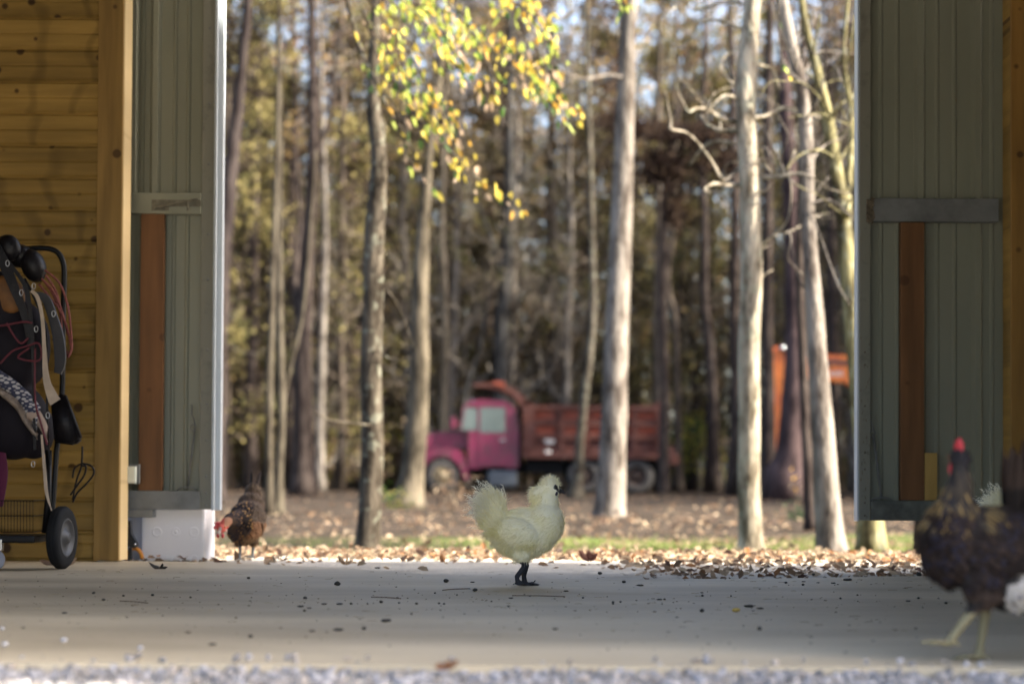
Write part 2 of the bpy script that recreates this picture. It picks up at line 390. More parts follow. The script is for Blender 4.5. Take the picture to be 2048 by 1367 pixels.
def cane_bolt(par, xa, za, xb, zb, y):
    b = MB(); b.tube([(xa, y, za), (xb, y, zb)], .0045, 8)
    ring = [(xa-.006+.013*math.cos(t), y-.006, za+.013*math.sin(t)) for t in [i*math.pi/8 for i in range(15)]]
    b.tube(ring, .0022, 6)
    b.tube([(xa, y-.004, za+.01), (xa-.004, y-.004, za+.035), (xa-.014, y, za+.055), (xa-.013, y, za+.10)], .003, 6)
    b.tube(curve([(xb-.045, y, zb-.010), (xb-.03, y-.008, zb+.004), (xb, y-.012, zb+.008), (xb+.03, y-.008, zb+.004), (xb+.04, y, zb-.010)], 5), .0028, 6)
    return b.build('cane_bolt', M_galv, par, smooth=True)
# ---- left door leaf
TOP = 3.05
dl = thing('barn_door', 'sage green ribbed steel door leaf above the white foam box, left of the opening', 'door', (X(430), YD, 0), 'barn doors')
xs0, xe0, xe1 = X(403), X(427), X(443)
zb0 = Z(1018, 420)
b = MB(); ribbed(b, -2.35, xs0+.01, YD+.012, zb0+.01, TOP, [X(262), X(306), -2.0], minor=[X(345), X(372), X(280)]); b.build('panel', M_steel, dl)
MB().cbox((xs0, YD-.030, zb0), (xe0, YD+.02, TOP), .002).build('stile', M_beige, dl)
b = MB().cbox((xe0+.0005, YD-.034, zb0-.003), (xe0+.012, YD+.05, TOP), .002).cbox((xe0+.0125, YD-.006, zb0-.003), (xe1, YD+.05, TOP), .002); b.build('edge_trim', M_white, dl)
z1, z2 = Z(981, 330), Z(1018, 330)
b = MB().cbox((-2.35, YD-.045, z2), (xs0-.0005, YD+.008, z1), .003); b.cbox((X(348), YD-.049, z2+.002), (xs0+.006, YD-.0455, z1-.002), .001); b.build('bottom_rail', M_galv, dl)
b = MB().cbox((-2.35, YD-.05, Z(1034, 330)), (X(313), YD+.03, z2-.001), .003); b.build('track', M_galv, dl)
z3, z4 = Z(388, 330), Z(430, 330)
b = MB().cbox((-2.35, YD-.04, z4), (xs0-.0005, YD-.01, z3), .003); b.build('mid_rail', M_steel, dl)
b = MB(); yk = YD-.046
b.cbox((X(305), yk, Z(424, 340)), (X(340), yk+.006, Z(402, 340)), .002); b.cbox((X(336), yk-.006, Z(416, 350)), (X(404), yk-.001, Z(403, 350)), .002)
b.tube([(X(312), yk-.004, Z(420, 312)), (X(398), yk-.008, Z(402, 398))], .006, 8); b.tube([(X(378), yk-.01, Z(405, 378)), (X(378), yk-.01, Z(425, 378))], .005, 8)
b.build('latch', mat('rusty_latch', (.19, .18, .14), .6, metal=.4, var=.5, scale=40), dl)
sk = Matrix.Rotation(R(0), 3, 'Y')
b = MB().cbox((X(283), YD-.042, z1+.001), (X(330), YD-.007, z4-.001), .002); b.build('batten', M_batten, dl)
rn = random.Random(8)
b = MB()
for py in (60, 210, 330, 470, 560, 700, 808, 880, 952, 985, 1010):
    b.ell((X(417), YD-.031, Z(py, 417)), (.0055, .003, .0055), 1)
b.build('screw_heads', M_galv, dl)
cane_bolt(dl, X(393), Z(855, 395), X(379), Z(977, 380), YD-.02)
# small pale utility box at the foot of the jamb
ub = thing('switch_box', 'small white metal box on the jamb left of the wooden batten', 'box', (P(262, 950, 7.74).x, 7.74, P(262, 965, 7.74).z))
b = MB().cbox((P(252, 950, 7.74).x, 7.74, P(262, 966, 7.74).z), (P(271, 950, 7.74).x, 7.77, P(262, 932, 7.74).z), .003); b.build('box_body', mat('white_enamel', (.60, .64, .58), .4), ub)
b = MB().cbox((P(254.5, 950, 7.74).x, 7.737, P(262, 963, 7.74).z), (P(268.5, 950, 7.74).x, 7.7395, P(262, 935, 7.74).z), .001); b.build('cover', mat('white_enamel_cover', (.66, .70, .62), .4), ub)
b = MB().cbox((-1.62, 7.775, P(262, 966, 7.74).z-.002), (P(275, 950, 7.74).x, 7.80, P(262, 932, 7.74).z+.01), .002); b.build('mounting_bracket', M_galv, ub)
# ---- right door leaf
YD = 7.28
dr = thing('barn_door', 'dark sage steel door leaf at the right behind the dark hen', 'door', (X(1720), YD, 0), 'barn doors')
xa, xb_ = X(1716), X(1738); zb1 = Z(1040, 1760)
b = MB(); ribbed(b, xb_-.01, 2.9, YD+.012, zb1+.01, TOP, [X(1840), X(1955), 2.15, 2.38, 2.61], minor=[X(1762), X(1795), X(1875), X(1910), X(1985)]); b.build('panel', M_steel, dr)
MB().cbox((xa, YD-.030, zb1), (xb_, YD+.02, TOP), .002).build('stile', M_beige, dr)
MB().cbox((xa-.006, YD-.02, zb1-.003), (xa-.0005, YD+.05, TOP), .001).build('edge_trim', M_white, dr)
b = MB().cbox((xb_+.0005, YD-.045, zb1), (2.9, YD+.008, Z(1000, 1760)), .003)
b.build('bottom_rail', mat('stained_rail', (.13, .14, .12), .6, var=.6, scale=14, bump=.2), dr)
MB().cbox((xb_-.004, YD-.044, Z(446, 1850)), (X(1992), YD-.0, Z(400, 1850)), .003).build('mid_rail', M_galv, dr)
b = MB().cbox((xb_-.02, YD-.05, Z(448, 1740)), (xb_+.008, YD-.0445, Z(402, 1740)), .002)
for k in range(26):
    b.ell((xb_-.018+rn.uniform(0, .03), YD-.051, Z(402+rn.uniform(-4, 50), 1740)), (.004, .003, .004), 1, jit=.3, rnd=rn)
b.build('latch', mat('mud_daub', (.16, .13, .09), .9, var=.6, scale=50), dr)
MB().cbox((X(1797), YD-.042, Z(1000, 1820)+.001), (X(1844), YD-.007, Z(447, 1820)), .002).build('batten', M_batten, dr)
MB().cbox((X(1845), YD-.038, Z(1000, 1850)+.001), (X(1870), YD-.007, Z(905, 1850)), .002).build('short_batten', wood('offcut', (.50, .33, .10), (.1, .05, .02), .8, 'Z', None, 0, 2), dr)
b = MB()
for py in (705, 730, 812, 905, 938, 1005, 1030): b.ell((X(1727), YD-.031, Z(py, 1727)), (.004, .003, .004), 1)
b.build('screw_heads', mat('rusty_screw', (.08, .06, .04), .8), dr)
b = MB(); 
for k in range(30):
    x_ = X(1718)+rn.uniform(0, .035); z_ = Z(rn.uniform(650, 1035), 1727); l_ = rn.uniform(.004, .016)
    b.tube([(x_, YD-.031, z_), (x_+rn.uniform(-.004, .004), YD-.0315, z_-l_)], rn.uniform(.0008, .002), 4)
b.build('mud_specks', mat('mud', (.12, .10, .06), .95), dr)
cane_bolt(dr, X(1745), Z(868, 1745), X(1761), Z(998, 1761), YD-.02)
# ---- shell of the barn, mostly out of view: side walls, ceiling, front wall
M_in = mat('interior_boards', (.17, .125, .06), .8, var=.4, scale=3, stretch=(1, 1, 6))
M_dark = mat('ceiling_boards', (.10, .08, .05), .9, var=.3, scale=3)
def slabthing(name, label, cat, a, b_, m): return tag(MB().box(a, b_).build(name, m), label=label, cat=cat)
slabthing('side_wall', 'brown boarded inner wall on the left side of the aisle', 'wall', (-3.3, 3.3, 0), (-3.2, YW-.003, 3.1), M_in)
slabthing('side_wall', 'dark boarded inner wall on the right side of the aisle', 'wall', (2.35, 3.3, 0), (2.45, YR-.03, 3.1), M_dark)
def slant(name, label, cat, q, z0_, z1_, m):
    b = MB(); b.add([(x, y, z0_) for x, y in q]+[(x, y, z1_) for x, y in q], [(3, 2, 1, 0), (4, 5, 6, 7)]+[(i, (i+1) % 4, (i+1) % 4+4, i+4) for i in range(4)]); return tag(b.build(name, m), label=label, cat=cat)
slant('barn_roof', 'low boarded ceiling over the aisle', 'roof', [(-6, 3.2), (6, 3.2), (6, 6.46), (-6, 8.5)], 3.1, 3.2, M_dark)
slabthing('front_wall', 'metal clad wall left of the near opening', 'wall', (-6, 3.2, -.05), (-3.0, 3.28, 3.095), M_in)
slabthing('front_wall', 'metal clad wall right of the near opening', 'wall', (1.25, 3.2, -.05), (6, 3.28, 3.095), M_in)
slabthing('header_beam', 'boarded header over the near opening', 'beam', (-3.0, 3.2, 2.12), (1.25, 3.28, 3.095), M_in)
slabthing('shade_wall', 'unseen steel clad wall added to shade the near gravel', 'wall', (3.2, 2.1, -.05), (3.3, 3.195, 3.4), M_steel)  # out of view, added to keep the sun off the near gravel
slant('header_beam', 'boarded header over the far opening', 'beam', [(-4.2, 8.20), (4.2, 6.79), (4.2, 6.83), (-4.2, 8.24)], 2.75, 3.095, M_in)
# ================================================================== TREES
def ydepth(px, py):
    d = 8.0
    while d < 120:
        p = P(px, py, d)
        if p.z >= zg(d) - 1e-4 and d > 8.05 and False: pass
        if p.z - zg(d) <= 0: return d
        d += .05
    return 60.
def bark(name, col, col2, scale=9, lich=0, bump=1.0, st=(1, 1, .28)):
    m = mat(name, col, .9, col2=col2, scale=scale, stretch=st, bump=bump, bscale=scale*4, spec=.05, detail=8, contrast=(.40, .58)); n = m.node_tree; L = n.links
    if lich:
        b = n.nodes['Principled BSDF']; src = b.inputs['Base Color'].links[0].from_socket
        tc = n.nodes.new('ShaderNodeTexCoord'); x = n.nodes.new('ShaderNodeTexNoise'); x.inputs['Scale'].default_value = 11; x.inputs['Detail'].default_value = 4
        L.new(tc.outputs['Object'], x.inputs['Vector']); r = n.nodes.new('ShaderNodeMapRange'); r.inputs[1].default_value = .55; r.inputs[2].default_value = .62; r.inputs[3].default_value = 0; r.inputs[4].default_value = lich
        L.new(x.outputs[0], r.inputs[0]); mx = n.nodes.new('ShaderNodeMixRGB'); L.new(r.outputs[0], mx.inputs[0]); L.new(src, mx.inputs[1]); mx.inputs[2].default_value = (.25, .265, .21, 1); L.new(mx.outputs[0], b.inputs['Base Color'])
    return m
BK_pale = bark('pale_smooth_bark', (0.309, 0.272, 0.214), (0.086, 0.071, 0.051), 9, .4)
BK_lich = bark('lichen_bark', (.085, .072, .056), (.026, .021, .016), 8, .35)
BK_grey = bark('grey_bark', (0.193, 0.172, 0.150), (0.058, 0.048, 0.041), 8)
BK_dark = bark('dark_bark', (0.052, 0.041, 0.036), (0.020, 0.015, 0.014), 8)
BK_sap = bark('sapling_bark', (0.075, 0.065, 0.049), (0.027, 0.022, 0.017), 8)
BK_moss = bark('mossy_bark', (0.192, 0.174, 0.090), (0.040, 0.033, 0.018), 7, .3)
BK_brown = bark('brown_bark', (0.091, 0.073, 0.059), (0.035, 0.028, 0.022), 5)
M_leaf = mat('autumn_leaves', rough=.6, attr=True, transl=.45, spec=.3)
M_leafb = mat('far_autumn_leaves', rough=.8, attr=True, transl=.4, spec=.1)
LC = {'green': (.06, .11, .03), 'olive': (.20, .19, .045), 'yellow': (.50, .40, .07), 'gold': (.50, .30, .05), 'brown': (.19, .125, .08), 'rust': (.28, .14, .065), 'tan': (.38, .295, .20), 'maroon': (.085, .052, .042), 'peach': (.42, .31, .21), 'lime': (.36, .42, .08), 'deep': (.02, .05, .02)}
def leaf(b, p, d, nrm, l, wd, fold=.15):
    d = d.normalized(); s_ = d.cross(nrm)
    if s_.length < 1e-4: s_ = d.orthogonal()
    s_.normalize(); n_ = s_.cross(d)
    vs = [p, p+d*l*.3+s_*wd*.45+n_*fold*wd, p+d*l*.68+s_*wd*.38+n_*fold*wd, p+d*l, p+d*l*.68-s_*wd*.38+n_*fold*wd, p+d*l*.3-s_*wd*.45+n_*fold*wd, p+d*l*.5-n_*fold*wd*.3]
    b.add(vs, [(0, 1, 6), (1, 2, 6), (2, 3, 6), (3, 4, 6), (4, 5, 6), (5, 0, 6)])
def leafq(b, p, l, rn):
    d = Vector((rn.gauss(0, 1), rn.gauss(0, 1), rn.gauss(-.3, 1))).normalized(); s_ = d.orthogonal().normalized(); s_ = Matrix.Rotation(rn.uniform(0, 6.28), 3, d) @ s_
    b.add([p, p+d*l*.5+s_*l*.35, p+d*l, p+d*l*.5-s_*l*.35], [(0, 1, 2, 3)])
def grow(b, p, d, l, r, lev, tips, rn, seg=5, curl=.25, upt=.1):
    pts = [p]; rs = [r]; n_ = 4; dd = d.normalized()
    for i in range(n_):
        dd = (dd+Vector((rn.gauss(0, curl), rn.gauss(0, curl), rn.gauss(upt, curl*.7)))).normalized(); p = p+dd*l/n_; pts.append(p); rs.append(r*(1-.6*(i+1)/n_))
    b.tube(pts, rs, seg if r > .02 else 3, caps=False)
    for q in pts[1:]: tips.append((q, dd, lev))
    if lev > 0:
        for k in range(rn.randint(2, 4)):
            i = rn.randint(1, n_); d2 = (dd+Vector((rn.gauss(0, .8), rn.gauss(0, .8), rn.gauss(.1, .6)))).normalized()
            grow(b, pts[i], d2, l*rn.uniform(.45, .75), rs[i]*.7, lev-1, tips, rn, seg, curl, upt)
def pick(rn, pal):
    c = LC[rn.choice(pal)]; k = rn.uniform(.65, 1.3); return tuple(min(.9, a*k) for a in c)
def tree_px(name, label, pts, m, seed=0, top=12, limbs=(), depth=None, leaves=220, pal=('olive', 'yellow', 'tan'), group=None, flare=1.4):
    rn = random.Random(seed); d = depth or ydepth(pts[0][0], pts[0][1])
    path = []
    for q in curve(pts, 5): v = P(q[0], q[1], d); path.append((v, q[2]/2*d/F))
    base = path[0][0].copy(); base.z = gz(base.x, d)-.05
    t = thing(name, label, 'tree', (base.x, d, base.z+.05), group)
    P_ = [base]+[v for v, r in path[1:]]; RR = [path[0][1]*flare]+[r for v, r in path[1:]]; RR[1] = max(RR[1], path[0][1])*1.08; RR[2] *= 1.04
    dirn = (P_[-1]-P_[-4]); dirn.x *= .6; dirn.normalize(); last = P_[-1]; r0 = RR[-1]; k = 0
    nn = max(2, int((top-last.z)/.8))
    if top > last.z:
        for i in range(nn):
            k += 1; last = last+dirn*((top-P_[len(path)-1].z)/nn)+Vector((rn.gauss(0, .05), rn.gauss(0, .05), 0)); P_.append(last); RR.append(max(.012, r0*(1-.9*k/nn)))
    # wander in depth so that the trunk is not flat
    P_ = [v+Vector((0, .12*math.sin(v.z*1.1+seed), 0)) for v in P_]
    b = MB(); b.tube(P_, RR, 18, bumpy=.12)
    tips = []
    for i in range(len(path)+1, len(P_)-1):
        for q in range(2):
            a = rn.uniform(0, 6.28); grow(b, P_[i], Vector((math.cos(a), math.sin(a), .6)), min(3, top*.16)*rn.uniform(.6, 1.1), RR[i]*.55, 2, tips, rn)
    for lm in limbs:
        lp = [P(q[0], q[1], d+(q[3] if len(q) > 3 else 0)) for q in curve([tuple(list(z)+[0]*(4-len(z))) for z in lm], 4)]
        n_ = len(lp); lw = [max(.9, z[2]*.72)*(1+.18*math.sin(z[0]*.31+z[1]*.2))/2*d/F for z in curve([tuple(list(z)+[0]*(4-len(z))) for z in lm], 4)]
        b.tube(lp, lw, 6)
    b.build('trunk', m, t, smooth=True)
    if leaves:
        c = MB(); hi = [q for q in tips if q[2] < 2] or tips
        for i in range(leaves*4):
            if not hi: break
            q = rn.choice(hi); c.col = pick(rn, pal); leafq(c, q[0]+Vector((rn.gauss(0, .15), rn.gauss(0, .15), rn.gauss(0, .15))), rn.uniform(.07, .12), rn)
        if c.v: c.build('crown', M_leaf, t, colors=True)
    return t
tA = tree_px('tree', 'lichen spotted grey trunk left of centre with yellow green leaves hanging beside it',
    [(733, 1100, 50), (738, 1000, 46), (742, 880, 44), (741, 760, 43), (745, 620, 41), (748, 480, 40), (757, 380, 37), (758, 300, 32), (748, 200, 26), (752, 90, 22), (757, -20, 20)], BK_lich, 1, 13,
    limbs=[[(760, 300, 14), (768, 255, 12), (752, 215, 10), (742, 180, 8)], [(752, 560, 6), (790, 600, 5), (815, 660, 4, .3), (830, 700, 3, .4)], [(742, 850, 7), (700, 845, 6, -.3), (655, 838, 5, -.5), (628, 820, 3, -.6)],
           [(750, 700, 5), (790, 720, 4), (820, 715, 3)]])
tB = tree_px('tree', 'tallest bright pale trunk right of centre with curly bare side branches',
    [(1504, 1104, 56), (1503, 1040, 47), (1500, 900, 46), (1497, 720, 45), (1499, 560, 43), (1497, 430, 42), (1493, 330, 40), (1488, 240, 40), (1492, 150, 40), (1500, 60, 36), (1508, -20, 34)], BK_pale, 2, 14,
    limbs=[[(1490, 244, 15), (1465, 242, 14), (1440, 236, 13, -.2), (1415, 220, 10, -.3), (1392, 217, 8, -.4), (1378, 224, 6, -.5), (1368, 210, 5, -.5), (1350, 168, 3, -.6)],
           [(1488, 258, 12), (1450, 262, 12, .1), (1418, 252, 10, .2), (1403, 232, 7, .3)],
           [(1486, 208, 9), (1455, 190, 8, -.2), (1430, 205, 6, -.3), (1412, 232, 5, -.4)],
           [(1488, 370, 13), (1450, 370, 12, -.2), (1425, 368, 10, -.3), (1409, 380, 8, -.4), (1422, 384, 4, -.4)],
           [(1484, 330, 9), (1448, 360, 9, -.2), (1425, 325, 7, -.3), (1398, 288, 6, -.4), (1372, 265, 6, -.5), (1342, 258, 8, -.6), (1342, 240, 3, -.6), (1330, 180, 3, -.7)],
           [(1480, 290, 8), (1440, 282, 8, .3), (1408, 292, 7, .4), (1380, 330, 4, .5)],
           [(1482, 178, 8), (1468, 170, 7, .1), (1442, 140, 6, .2), (1450, 112, 6, .3), (1475, 100, 5, .3), (1482, 80, 4, .3)],
           [(1470, 172, 6), (1462, 140, 5), (1452, 118, 4)],
           [(1486, 60, 8), (1440, 42, 8, .2), (1400, 46, 6, .3), (1370, 90, 5, .4), (1328, 78, 4, .5), (1322, 40, 4, .5), (1352, 14, 4, .6)],
           [(1495, 10, 9), (1450, 4, 9, .2), (1390, 20, 7, .3), (1370, 0, 5, .4)],
           [(1505, 352, 12), (1550, 355, 11, -.2), (1588, 348, 9, -.3), (1620, 352, 6, -.4), (1650, 375, 5, -.5), (1700, 388, 4, -.5)],
           [(1505, 235, 8), (1530, 232, 8, .2), (1560, 218, 10, .3), (1580, 216, 9, .3), (1610, 225, 6, .4), (1655, 240, 5, .5)],
           [(1565, 218, 6, .3), (1600, 230, 5), (1590, 260, 4), (1600, 300, 3)],
           [(1518, 130, 8), (1545, 140, 7, .2), (1560, 180, 4, .3)], [(1505, 375, 7), (1525, 385, 6), (1540, 370, 4)],
           [(1517, 495, 8), (1545, 472, 8, -.1), (1575, 440, 5, -.2), (1583, 380, 4, -.3), (1578, 340, 3, -.3), (1590, 300, 3, -.3)],
           [(1518, 500, 5), (1540, 490, 4)], [(1517, 560, 6), (1535, 545, 5), (1546, 540, 3)]])
tC = tree_px('tree', 'straight pale grey trunk standing in front of the red truck bed',
    [(1218, 1032, 62), (1222, 980, 56), (1226, 860, 52), (1232, 700, 50), (1240, 520, 45), (1247, 340, 40), (1252, 180, 36), (1256, 60, 33), (1258, -20, 32)], BK_grey, 3, 17,
    limbs=[[(1245, 155, 10), (1215, 150, 9, -.4), (1170, 158, 8, -.8), (1130, 145, 7, -1), (1095, 118, 5, -1.2), (1075, 95, 4, -1.3), (1060, 70, 3, -1.4)], [(1250, 150, 8), (1190, 170, 7, .4), (1150, 185, 4, .6)],
           [(1258, 140, 5), (1290, 80, 4, .3), (1310, 40, 3, .5)]])
tD = tree_px('tree', 'pale leaning trunk nearest the right door leaf, second from the dark door',
    [(1660, 1108, 66), (1650, 1020, 54), (1640, 860, 44), (1630, 700, 38), (1624, 560, 33), (1617, 430, 30), (1617, 300, 28), (1610, 190, 26), (1588, 90, 24), (1566, -20, 22)], BK_grey, 4, 12,
    limbs=[[(1618, 560, 7), (1595, 540, 6, -.1), (1575, 515, 5, -.2), (1582, 480, 4, -.3), (1576, 460, 3, -.3)], [(1625, 600, 6), (1600, 560, 5), (1585, 500, 4), (1580, 460, 3)],
           [(1616, 380, 7), (1580, 360, 6, .2), (1550, 300, 5, .4), (1530, 260, 3, .5)], [(1615, 330, 8), (1650, 290, 6, .2), (1690, 270, 4, .3), (1712, 200, 3, .3)],
           [(1612, 240, 7), (1640, 190, 6, -.2), (1650, 120, 4, -.3), (1640, 40, 3, -.3)], [(1608, 170, 7), (1570, 130, 5), (1555, 60, 4), (1562, 0, 3)],
           [(1616, 420, 6), (1640, 470, 4, -.2), (1672, 560, 3, -.3), (1700, 610, 2.5, -.3)], [(1617, 410, 6), (1660, 400, 5), (1710, 440, 3)]])
tE = tree_px('tree', 'mossy yellow green forked trunk half hidden by the right door edge',
    [(1738, 1104, 54), (1726, 900, 42), (1712, 700, 36), (1703, 560, 33), (1694, 450, 30), (1680, 350, 28), (1668, 280, 26), (1655, 210, 22), (1635, 130, 18), (1612, 50, 15), (1600, -20, 14)], BK_moss, 5, 12,
    limbs=[[(1694, 430, 24), (1697, 360, 21, .3), (1703, 280, 18, .4), (1700, 200, 14, .5), (1688, 120, 12, .6), (1692, 40, 9, .6), (1700, -20, 8, .6)],
           [(1660, 230, 14), (1638, 170, 12, -.3), (1628, 110, 9, -.4), (1640, 30, 7, -.5)], [(1700, 200, 6, .5), (1685, 150, 5, .2), (1700, 100, 4, 0), (1710, 30, 3, 0)],
           [(1648, 190, 7), (1620, 150, 6, .3), (1590, 130, 4, .6), (1560, 80, 3, .6)], [(1675, 320, 7), (1640, 300, 6, -.3), (1600, 310, 5, -.5), (1570, 340, 4, -.6)]])
tF = tree_px('tree', 'dark trunk foot seen below the right door leaf behind the dark hen',
    [(1846, 1104, 42), (1846, 1000, 36), (1846, 800, 34), (1846, 500, 30), (1846, 200, 26), (1846, -20, 22)], BK_dark, 6, 11)
tG = tree_px('tree', 'broad tan trunk left of the truck bonnet with a flared foot',
    [(812, 1012, 76), (822, 960, 52), (832, 860, 44), (838, 760, 40), (840, 640, 36), (843, 520, 30), (850, 400, 22), (860, 280, 17), (880, 140, 12), (900, -20, 9)], bark('tan_bark', (0.106, 0.090, 0.066), (0.032, 0.027, 0.020), 6), 7, 16, pal=('tan', 'brown', 'olive'))
tH = tree_px('tree', 'thin spotted crooked trunk standing against the front of the truck bed',
    [(1150, 990, 32), (1158, 940, 21), (1160, 880, 18), (1168, 800, 17), (1178, 720, 16), (1186, 620, 15), (1184, 480, 14), (1180, 340, 12), (1176, 200, 11), (1172, -20, 9)], BK_lich, 8, 16, depth=44, pal=('tan', 'brown'))
tI = tree_px('tree', 'thick dark purple brown trunk in front of the orange excavator arm',
    [(1568, 950, 74), (1578, 900, 54), (1584, 800, 46), (1590, 700, 40), (1588, 560, 34), (1580, 400, 30), (1572, 250, 26), (1568, 100, 22), (1565, -20, 20)], bark('purple_bark', (0.064, 0.044, 0.044), (0.026, 0.018, 0.019), 6), 9, 18, depth=40, pal=('brown', 'tan'))
def twigs(t, starts, n_, seed, d, m, wmax=4):
    rn = random.Random(seed)
    for k in range(n_):
        x, y = rn.choice(starts); a = rn.uniform(-2.6, -.5); pts = [(x, y, wmax*rn.uniform(.6, 1))]; dd = rn.uniform(-.2, .2); z = 0
        for i in range(rn.randint(3, 6)):
            a += rn.gauss(0, .5); x += 32*math.cos(a); y += 32*math.sin(a); pts.append((x, y, pts[-1][2]*.75)); 
        b = MB(); cv = curve(pts, 3); b.tube([P(q[0], q[1], d+dd*i) for i, q in enumerate(cv)], [max(.9, q[2])/2*d/F for q in cv], 5); b.build('twig', m, t, smooth=True)
twigs(tD, [(1616, 430), (1617, 360), (1617, 300), (1612, 220), (1605, 160), (1590, 100), (1560, 352), (1650, 375)], 22, 3, 14.0, BK_grey, 5)
twigs(tE, [(1690, 430), (1675, 330), (1660, 240), (1700, 250), (1640, 150), (1700, 388)], 16, 4, 14.0, BK_moss, 5)
twigs(tB, [(1440, 238), (1415, 222), (1448, 360), (1400, 290), (1440, 262), (1545, 472), (1550, 355)], 9, 5, 14.0, BK_pale, 4)
tree_px('tree', 'narrow dark grey trunk just right of the brightest pale trunk', [(1534, 945, 30), (1537, 800, 24), (1536, 600, 22), (1534, 400, 20), (1538, 200, 18), (1540, -20, 15)], BK_dark, 10, 17, depth=42, pal=('brown',))
tree_px('tree', 'thin dark trunk with a foot right beside the leaning pale trunk', [(1620, 1060, 26), (1614, 900, 20), (1608, 700, 18), (1600, 500, 16), (1602, 300, 14), (1604, -20, 12)], BK_dark, 12, 13, pal=('brown',))
tree_px('tree', 'leaning dark trunk against the white edge of the left door leaf', [(425, 1010, 46), (432, 760, 38), (441, 600, 34), (452, 470, 30), (462, 320, 28), (472, 220, 24), (488, 90, 20), (500, -20, 16)], bark('violet_bark', (0.042, 0.034, 0.032), (0.017, 0.013, 0.013), 6), 13, 17, pal=('rust', 'tan'), depth=34)
tree_px('tree', 'dark trunk behind two pale saplings in the left part of the wood', [(606, 978, 48), (606, 850, 38), (606, 700, 34), (612, 520, 28), (622, 400, 24), (628, 250, 20), (624, 100, 18), (622, -20, 15)], BK_dark, 14, 18, depth=46, pal=('brown', 'olive'),
    limbs=[[(606, 700, 26), (590, 560, 20, .5), (600, 450, 16, 1), (590, 300, 12, 1)], [(624, 330, 14), (655, 250, 12), (668, 160, 9), (672, 60, 7)]])
tree_px('tree', 'pale slim sapling nearest the brown hen, left one of the pair', [(536, 1030, 20), (538, 900, 16), (541, 760, 15), (545, 640, 13), (548, 500, 12), (552, 300, 10), (556, 100, 8)], BK_sap, 15, 9, pal=('tan', 'olive'))
tree_px('tree', 'pale sapling with forked stem, right one of the pair by the brown hen', [(556, 1026, 26), (560, 940, 18), (566, 820, 16), (562, 700, 15), (558, 560, 14), (557, 420, 12), (560, 280, 9), (562, 100, 7)], BK_sap, 16, 10, pal=('tan', 'olive'),
    limbs=[[(562, 850, 12), (575, 760, 12), (592, 690, 13), (606, 620, 12), (616, 520, 11), (622, 430, 9), (632, 300, 7)]])
tree_px('tree', 'grey trunk rising left of the red cab guard with an angled limb', [(1002, 985, 34), (1000, 800, 30), (1004, 640, 27), (1014, 500, 24), (1018, 380, 20), (1020, 260, 15), (1022, 60, 12)], bark('blue_grey_bark', (0.073, 0.071, 0.069), (0.034, 0.032, 0.029), 6), 17, 19, depth=66, pal=('brown', 'tan'),
    limbs=[[(1012, 600, 20), (990, 500, 18), (960, 420, 14), (930, 360, 9), (900, 330, 5)], [(1016, 420, 14), (1040, 350, 12), (1080, 300, 8), (1120, 260, 5)], [(905, 990, 14), (915, 880, 12), (935, 770, 12), (960, 690, 11), (975, 600, 9)]])
for i, (lb, pts, bk, dep) in enumerate([
    ('slim grey trunk above the rear half of the truck bed', [(1318, 985, 22), (1316, 800, 19), (1314, 640, 17), (1318, 480, 15), (1316, 340, 12), (1320, 100, 9)], BK_brown, 62),
    ('wavy slim trunk just behind the tail of the truck', [(1358, 985, 20), (1356, 860, 16), (1352, 720, 14), (1350, 640, 14), (1336, 560, 12), (1346, 460, 12), (1350, 300, 9)], BK_brown, 63),
    ('dark slim trunk midway between the truck and the brightest trunk', [(1382, 950, 20), (1388, 800, 17), (1390, 720, 14), (1380, 640, 10), (1384, 400, 8)], BK_dark, 70),
    ('crooked dark trunk in the gap left of the brightest trunk', [(1426, 955, 30), (1424, 800, 22), (1420, 700, 20), (1410, 600, 18), (1408, 460, 16), (1404, 300, 13), (1410, 100, 10)], BK_dark, 60),
    ('dark trunk standing close behind the brightest trunk', [(1470, 960, 30), (1472, 780, 24), (1468, 600, 20), (1470, 400, 18), (1462, 100, 14)], BK_dark, 55),
    ('tan trunk above the middle of the truck bed', [(1112, 990, 26), (1110, 760, 24), (1108, 560, 20), (1104, 360, 16), (1106, 100, 12)], BK_brown, 68),
    ('pale narrow trunk immediately right of the tan flared trunk', [(888, 1000, 22), (886, 840, 18), (890, 650, 16), (884, 450, 14), (890, 250, 10)], bark('pale_tan_bark', (0.140, 0.119, 0.091), (0.063, 0.052, 0.038), 6), 64),
    ('pair of thin pale stems between the dark trunk and the lichen trunk', [(640, 960, 18), (640, 800, 16), (646, 660, 14), (650, 480, 12), (648, 300, 9)], BK_grey, 58),
    ('grey trunk right of the leaning pale trunk near the excavator boom', [(1668, 960, 26), (1668, 800, 22), (1664, 600, 18), (1660, 300, 14)], BK_dark, 58),
    ('faint brown trunk at the far left of the wood', [(500, 970, 28), (502, 800, 24), (506, 600, 20), (512, 300, 15)], BK_dark, 62)]):
    tree_px('tree', lb, pts, bk, 30+i, 19, depth=dep, pal=('brown', 'tan', 'olive', 'rust'), leaves=300)

